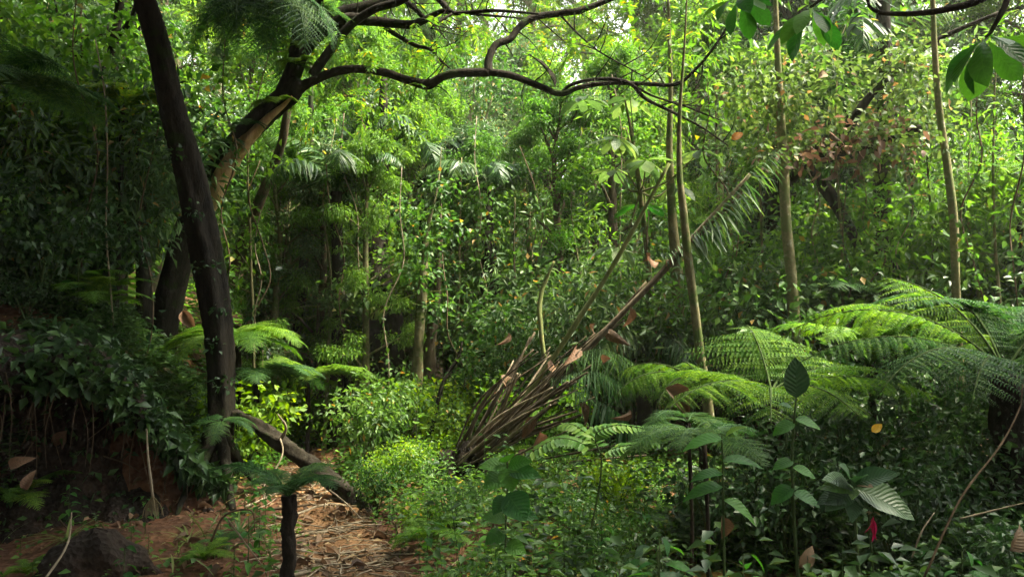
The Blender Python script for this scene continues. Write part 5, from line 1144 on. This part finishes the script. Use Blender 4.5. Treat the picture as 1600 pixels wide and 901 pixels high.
zone('bushes on the sunlit bank', 'on the sunlit bank above the log', 36, (372, 505), (8.2, 11.0), [('bushl', 8), ('pale', 2)], (0.8, 1.3), 0.7, seed=7)
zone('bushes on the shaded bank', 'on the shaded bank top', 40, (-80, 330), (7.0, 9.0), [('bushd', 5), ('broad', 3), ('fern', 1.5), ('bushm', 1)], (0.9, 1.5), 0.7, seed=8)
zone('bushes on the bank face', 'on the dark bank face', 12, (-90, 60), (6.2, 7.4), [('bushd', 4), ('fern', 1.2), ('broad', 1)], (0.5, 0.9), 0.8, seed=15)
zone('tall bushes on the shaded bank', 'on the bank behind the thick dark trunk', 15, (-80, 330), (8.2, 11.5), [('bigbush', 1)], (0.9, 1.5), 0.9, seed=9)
zone('plants at the trail end', 'at the far trail end', 28, (480, 860), (8.2, 12.5), [('pale', 2), ('bushl', 3), ('bushm', 3), ('strap', 2), ('fern', 1)], (0.8, 1.2), 0.45, seed=10)
zone('tall bushes behind the palm', 'behind the palm stalks', 12, (830, 1120), (9.6, 13), [('bigbush', 1)], (0.8, 1.2), seed=11)
zone('plants in the dark behind the ferns', 'in the dark behind the tree ferns', 24, (1090, 1700), (8.0, 12), [('bushd', 4), ('bushm', 2), ('fern', 2), ('strap', 1)], (1.0, 1.6), seed=12)
zone('tall bushes behind the ferns', 'behind the pale slender trunks', 16, (1110, 1760), (9.4, 13.5), [('bigbush', 1)], (0.9, 1.4), seed=13)
zone('tall bushes of the far clearing', 'in the far clearing', 16, (380, 1050), (13, 18), [('bushl', 2), ('bigbush', 1)], (0.8, 1.6), seed=14)

# ------------------------------------------------------------------ trees of the forest behind
TK = {
 'dense': [tree_meshes(501, 9, 0.14, 1.6, 2.1, 24, 5, 100, 'small', 0.10, 'grey', 'bark_mid', 0.36), tree_meshes(502, 10, 0.15, 2.0, 2.3, 24, 5, 100, 'wide', 0.095, 'fresh', 'bark_mid', 0.37)],
 'yellow': [tree_meshes(503, 11, 0.13, 2.5, 2.4, 20, 5, 80, 'small', 0.12, 'lime', 'bark_olive', 0.37), tree_meshes(504, 12, 0.15, 3.0, 2.6, 20, 4, 12, 'pinnate', 0.34, 'lime', 'bark_olive', 0.44)],
 'feathery': [tree_meshes(505, 11, 0.14, 2.4, 2.5, 20, 5, 12, 'pinnate', 0.34, 'fresh', 'bark_mid', 0.44)],
 'willowy': [tree_meshes(506, 10, 0.12, 1.5, 2.0, 22, 5, 95, 'hang', 0.15, 'fresh', 'bark_olive', 0.35), tree_meshes(507, 9, 0.12, 1.3, 1.8, 22, 5, 95, 'narrow', 0.15, 'grey', 'bark_olive', 0.35)],
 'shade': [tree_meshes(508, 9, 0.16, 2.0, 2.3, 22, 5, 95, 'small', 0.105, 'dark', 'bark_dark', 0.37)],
}
TD = {'dense': 'bushy grey-green tree', 'yellow': 'loose yellow-green tree', 'feathery': 'feathery-leaved tree', 'willowy': 'narrow-leaved willowy tree', 'shade': 'dark small-leaved tree'}
def forest(group, place, lst, seed):
    g = random.Random(seed)
    for kind, px, d, s in lst:
        v = TK[kind][g.randrange(len(TK[kind]))]; p = gpoint(px, d)
        t = tree('forest_tree', v, None, 'tree', p, g.random() * 6.28, s)
        order(group, t, TD[kind], place, px)
forest('trees of the middle distance', 'behind the fan of palm stalks', [('dense', 930, 13.5, 0.62), ('dense', 985, 15, 0.75), ('dense', 860, 16, 0.7), ('willowy', 640, 14, 0.62), ('willowy', 560, 14.5, 0.75), ('dense', 720, 17.5, 0.75), ('willowy', 800, 18, 0.8)], 1)
forest('understorey trees at the trail end', 'at the far trail end', [('willowy', 455, 13, 0.5), ('dense', 520, 13.6, 0.55), ('willowy', 600, 12.6, 0.6), ('dense', 655, 13.2, 0.6), ('willowy', 700, 13.4, 0.5), ('dense', 760, 13, 0.55), ('willowy', 830, 12.4, 0.5), ('dense', 880, 11.4, 0.5), ('dense', 960, 11.6, 0.58), ('willowy', 1020, 12, 0.5), ('feathery', 540, 15.5, 0.7), ('willowy', 450, 11.5, 0.48), ('willowy', 515, 12.2, 0.52), ('willowy', 560, 11.4, 0.45), ('willowy', 640, 11.8, 0.5), ('willowy', 715, 12, 0.52), ('dense', 685, 14.5, 0.6), ('willowy', 400, 12, 0.55), ('willowy', 432, 10.4, 0.42), ('dense', 500, 10.7, 0.45), ('willowy', 572, 10.3, 0.42), ('dense', 430, 12.6, 0.55), ('dense', 585, 12.4, 0.6), ('willowy', 745, 11.6, 0.45)], 9)
forest('trees behind the arching tree', 'behind the arching tree', [('feathery', 390, 15.5, 0.7), ('shade', 180, 12.5, 0.95), ('willowy', 60, 12.5, 1.0), ('shade', -60, 12, 1.0), ('dense', 240, 16, 1.0), ('feathery', 110, 16, 1.0), ('yellow', 480, 17, 0.6), ('yellow', 330, 18, 0.8), ('yellow', 20, 17, 1.0), ('dense', -120, 16, 1.1)], 2)
forest('trees behind the pale trunks', 'behind the pale slender trunks', [('willowy', 1130, 13, 0.7), ('shade', 1240, 13.5, 0.85), ('shade', 1340, 14, 0.9), ('dense', 1440, 13, 0.8), ('shade', 1420, 16, 1.0), ('yellow', 1560, 15, 0.85), ('dense', 1640, 13.5, 0.9), ('dense', 1080, 16, 0.8), ('feathery', 1190, 17, 1.0), ('dense', 1300, 18, 1.1), ('shade', 1720, 13, 1.0), ('yellow', 1500, 18, 0.9)], 3)
row = []
g = random.Random(4)
for k in range(17):
    if 850 < -150 + 118 * k < 960 or -150 + 118 * k > 1560: continue
    row.append((g.choice(['yellow', 'yellow', 'feathery', 'dense', 'willowy']), -150 + 118 * k + g.uniform(-30, 30), g.uniform(19.5, 23.5), g.uniform(0.85, 1.15)))
for px_ in (470, 600, 720, 830, 1000, 1110, 1230): row.append((g.choice(['yellow', 'feathery', 'yellow']), px_, g.uniform(23, 25.5), 1.25))
forest('trees of the next row back', 'in the bright row behind', row, 4)
row = []
for k in range(22):
    if -200 + 95 * k > 1540: continue
    row.append((g.choice(['yellow', 'yellow', 'feathery', 'dense']), -200 + 95 * k + g.uniform(-30, 30), g.uniform(26, 34), g.uniform(1.05, 1.45)))
forest('trees of the farthest row', 'in the farthest bright row', row, 5)
# palms behind
PF = [palm_frond(2.6, 1.0 + 0.1 * k, -1.1 - 0.15 * k, 46, 0.62, 600 + k) for k in range(3)]
for lab, px, py, d, nf, s, azs in [('palm whose dark fronds droop behind the thin straight stem', 525, 300, 10.6, 8, 0.6, None), ('palm with long pale fronds behind the climber-covered crown', 1330, 130, 11.5, 12, 1.0, None), ('low palm with fronds just behind the dead stalks', 1000, 560, 9.5, 9, 0.5, None), ('palm with drooping dark fronds between the arching limb and the shaggy trunks', 660, 250, 12.2, 9, 0.6, None), ('palm with fine fronds above the blackish trunk', 762, 290, 11.6, 8, 0.5, None), ('young palm low in the shade behind the bright tree fern', 1150, 500, 10.5, 9, 0.6, None), ('palm behind the yellow glow at the trail end', 700, 480, 16, 12, 0.8, None)]:
    c = P(px, py, d); gz = float(ground(c[0], c[1])); h = max(0.1, c[2] - gz)
    t = thing('palm', lab, 'palm', (c[0], c[1], gz)); g2 = np.random.default_rng(int(px))
    b = B(); tube(b, [(0, 0, -0.2), (0.05, 0.03, h * 0.5), (0, 0, h)], [0.1, 0.085, 0.08], n=18, seg=10, rough=0.1, seed=3); obj('trunk', b.mesh('trunk'), 'bark_dark', t)
    for k in range(nf):
        o = obj('frond', PF[k % 3], None, t, (0, 0, h)); o.rotation_euler = (g2.normal() * 0.22, g2.normal() * 0.15, k * 2.4 + g2.random() * 0.4); q = s * g2.uniform(0.8, 1.1); o.scale = (q, q, q)
# far wood closing the view
g3 = np.random.default_rng(70); b = B()
n = 40000
az = g3.uniform(-0.95, 0.95, n); dd = g3.uniform(38, 60, n); zz = g3.random(n) ** 1.15 * (10 + 3 * np.sin(az * 23) + 2 * np.sin(az * 9 + 1))
x, y = dd * np.sin(az), dd * np.cos(az)
ax = 800 + F * np.tan(az); open_ = ((np.abs(ax - 890) < 24) | (ax > 1560) | (np.abs(ax - 400) < 20)) & (zz > 5)
q = np.stack((x, y, ground(x, y) + zz), -1)[~open_]; n = len(q)
scatter(b, T_WIDE, q, rv(g3, n) + (0, 0, -0.3), rv(g3, n) + (0, 0, 0.8), g3.uniform(0.5, 1.1, n))
obj('far_wood', b.mesh('far_wood', smooth=False), 'lime', kind='stuff')
# leaf masses added out of view, over and behind the viewer, to shade the foreground
g5 = np.random.default_rng(81); C = []
for x in np.arange(-13, 14, 1.5):
    for y in np.arange(-12, 14, 1.5):
        gap = (y > 6.4 and 2.4 < x < 8) or (y > 4.9 and 5.0 < x < 9) or y > 8.4 or (y > 7.4 and x > -0.3)  # openings set where sun should reach the trail, ferns and middle plants
        if gap: continue
        C.append((x + g5.normal() * 0.5, y + g5.normal() * 0.5, 7.6 + 0.16 * max(0, y - 5) + 0.25 * abs(g5.normal())))
for k in range(190):
    a = math.pi + (k / 189 - 0.5) * 3.5; r_ = g5.uniform(11, 14)
    C.append((r_ * math.sin(a), r_ * math.cos(a), g5.uniform(0.8, 7)))
for k in range(120):
    y = g5.uniform(1.5, 7.2); C.append((g5.uniform(-1.8, 0.4), y, 1.55 + 0.47 * y + 0.9 + g5.uniform(0.3, 3.2)))  # unseen leaf curtain added to keep the gap's light off the left bank
b = B(); C = np.array(C); spray_leaves(b, g5, C, np.full(len(C), 1.0), 190, 'wide', 0.36)
obj('shade_canopy', b.mesh('shade_canopy', smooth=False), 'dark', kind='stuff')

g6 = np.random.default_rng(66)
for k, (px, d) in enumerate([(400, 9.6), (432, 10.8), (510, 10.4), (535, 11.5), (630, 12), (715, 11), (738, 12.2), (810, 10.6), (845, 12), (900, 11), (950, 12.3), (985, 10.5), (1025, 11.6), (1120, 10.4), (1165, 12), (1195, 9.6), (1290, 10.6), (1330, 9.2), (1420, 10.2), (1455, 9.2), (1530, 9.6), (1565, 8.8), (120, 9), (60, 9.4)]):
    p = gpoint(px, d); H = g6.uniform(3.2, 5.5); t = thing('thin_sapling', None, 'sapling', p); b = B()
    q = [(0, 0, -0.1)] + [(g6.normal() * 0.12 * h, g6.normal() * 0.1 * h, H * h) for h in (0.25, 0.5, 0.75, 1.0)]
    c = tube(b, q, [0.026, 0.02, 0.014, 0.006], n=24, seg=6, rough=0.06, seed=k); e = []
    for j in range(10):
        o_ = c[g6.integers(9, 24)]; d_ = norm(rv(g6, 1)[0] * np.array((1, 1, 0.4)) + (0, 0, 0.25)); tube(b, [o_, o_ + d_ * 0.25, o_ + d_ * 0.5 - (0, 0, 0.03)], [0.006, 0.002], n=4, seg=4, cap=False); e += [o_ + d_ * 0.3, o_ + d_ * 0.5]
    obj('trunk', b.mesh('trunk'), ['bark_olive', 'bark_mid', 'bark_pale'][k % 3], t)
    lb = B(); spray_leaves(lb, g6, np.array(e), np.full(len(e), 0.28), 26, ['wide', 'narrow'][k % 2], 0.095 + 0.03 * (k % 2)); obj('crown', lb.mesh('crown', smooth=False), ['fresh', 'grey', 'mid'][k % 3], t, kind='stuff')
    order('thin saplings between the bigger trees', t, ['olive', 'brown', 'pale'][k % 3] + ' thin straight sapling', 'between the bigger trees', px)

# ------------------------------------------------------------------ vines
g4 = np.random.default_rng(90)
for k, (px, py0, py1, d, m_) in enumerate([(120, -40, 640, 7.6, 'twig'), (158, 60, 560, 7.4, 'stick'), (360, 60, 500, 8.6, 'twig'), (395, 250, 560, 9.0, 'twig'), (520, 250, 620, 10.0, 'twig'), (548, 180, 560, 10.4, 'stick'), (630, 260, 640, 10.0, 'stick'), (690, 350, 640, 10.2, 'twig'), (735, 180, 540, 11, 'stick'), (830, 230, 560, 11, 'twig'), (960, 120, 520, 10, 'stick'), (1010, 330, 600, 9.2, 'twig'), (1130, 250, 600, 9.6, 'twig'), (1160, 280, 560, 9.8, 'twig'), (1275, 260, 520, 9.2, 'stick'), (1300, 280, 540, 9.0, 'twig'), (1340, 260, 500, 9.3, 'twig'), (1425, 150, 450, 8.8, 'stick'), (1530, 100, 480, 8.0, 'twig'), (1565, 80, 520, 7.8, 'twig'), (60, 120, 560, 7.8, 'twig'), (240, 160, 640, 8.2, 'twig'), (415, 330, 600, 9.4, 'stick'), (580, 120, 420, 11, 'twig'), (1100, 120, 420, 9.0, 'twig')]):
    p0 = P(px, py0, d); p1 = P(px + g4.uniform(-30, 45), py1, d + g4.uniform(-0.3, 0.3))
    pts = [p0 + (p1 - p0) * u + np.array((g4.normal() * 0.09, g4.normal() * 0.09, 0)) for u in np.linspace(0, 1, 6)]
    t = thing('hanging_vine', None, 'vine', p1)
    c = None; b = B(); c = tube(b, pts, [0.006, 0.009, 0.006], n=30, seg=5, rough=0.1, seed=k); obj('stem', b.mesh('stem', off=p1), m_, t)
    b = B(); ii = g4.integers(0, 30, 60); scatter(b, T_WIDE, c[ii] + 0.03 * g4.normal(size=(60, 3)), rv(g4, 60) + (0, 0, -0.5), rv(g4, 60) + (0, 0, 0.8), g4.uniform(0.05, 0.11, 60))
    obj('foliage', b.mesh('foliage', off=p1, smooth=False), ['mid', 'dark'][k % 2], t, kind='stuff')
    order('vines hanging through the forest', t, 'pale thin hanging vine' if m_ == 'stick' else 'dark thin hanging vine', 'among the tree trunks', px)

finish_labels()
for o in [q for L_ in PROTO.values() for q in L_ if q.name not in USED]:
    for c in list(o.children): bpy.data.objects.remove(c)
    bpy.data.objects.remove(o)

# light haze of the damp air
b = B(); V = np.array([(x, y, z) for x in (-80, 80) for y in (-40, 90) for z in (-4, 34)], float)
b.add(V, [np.array([(0, 1, 3, 2), (4, 6, 7, 5), (0, 4, 5, 1), (2, 3, 7, 6), (0, 2, 6, 4), (1, 5, 7, 3)])])
m, nt, out = new_mat('damp_air')
vol = nt.nodes.new('ShaderNodeVolumePrincipled'); vol.inputs['Color'].default_value = (0.95, 0.97, 0.82, 1); vol.inputs['Density'].default_value = 0.0010; vol.inputs['Anisotropy'].default_value = 0.3
nt.links.new(vol.outputs[0], out.inputs['Volume']); M['haze'] = m
obj('haze', b.mesh('haze', smooth=False), 'haze', kind='stuff')
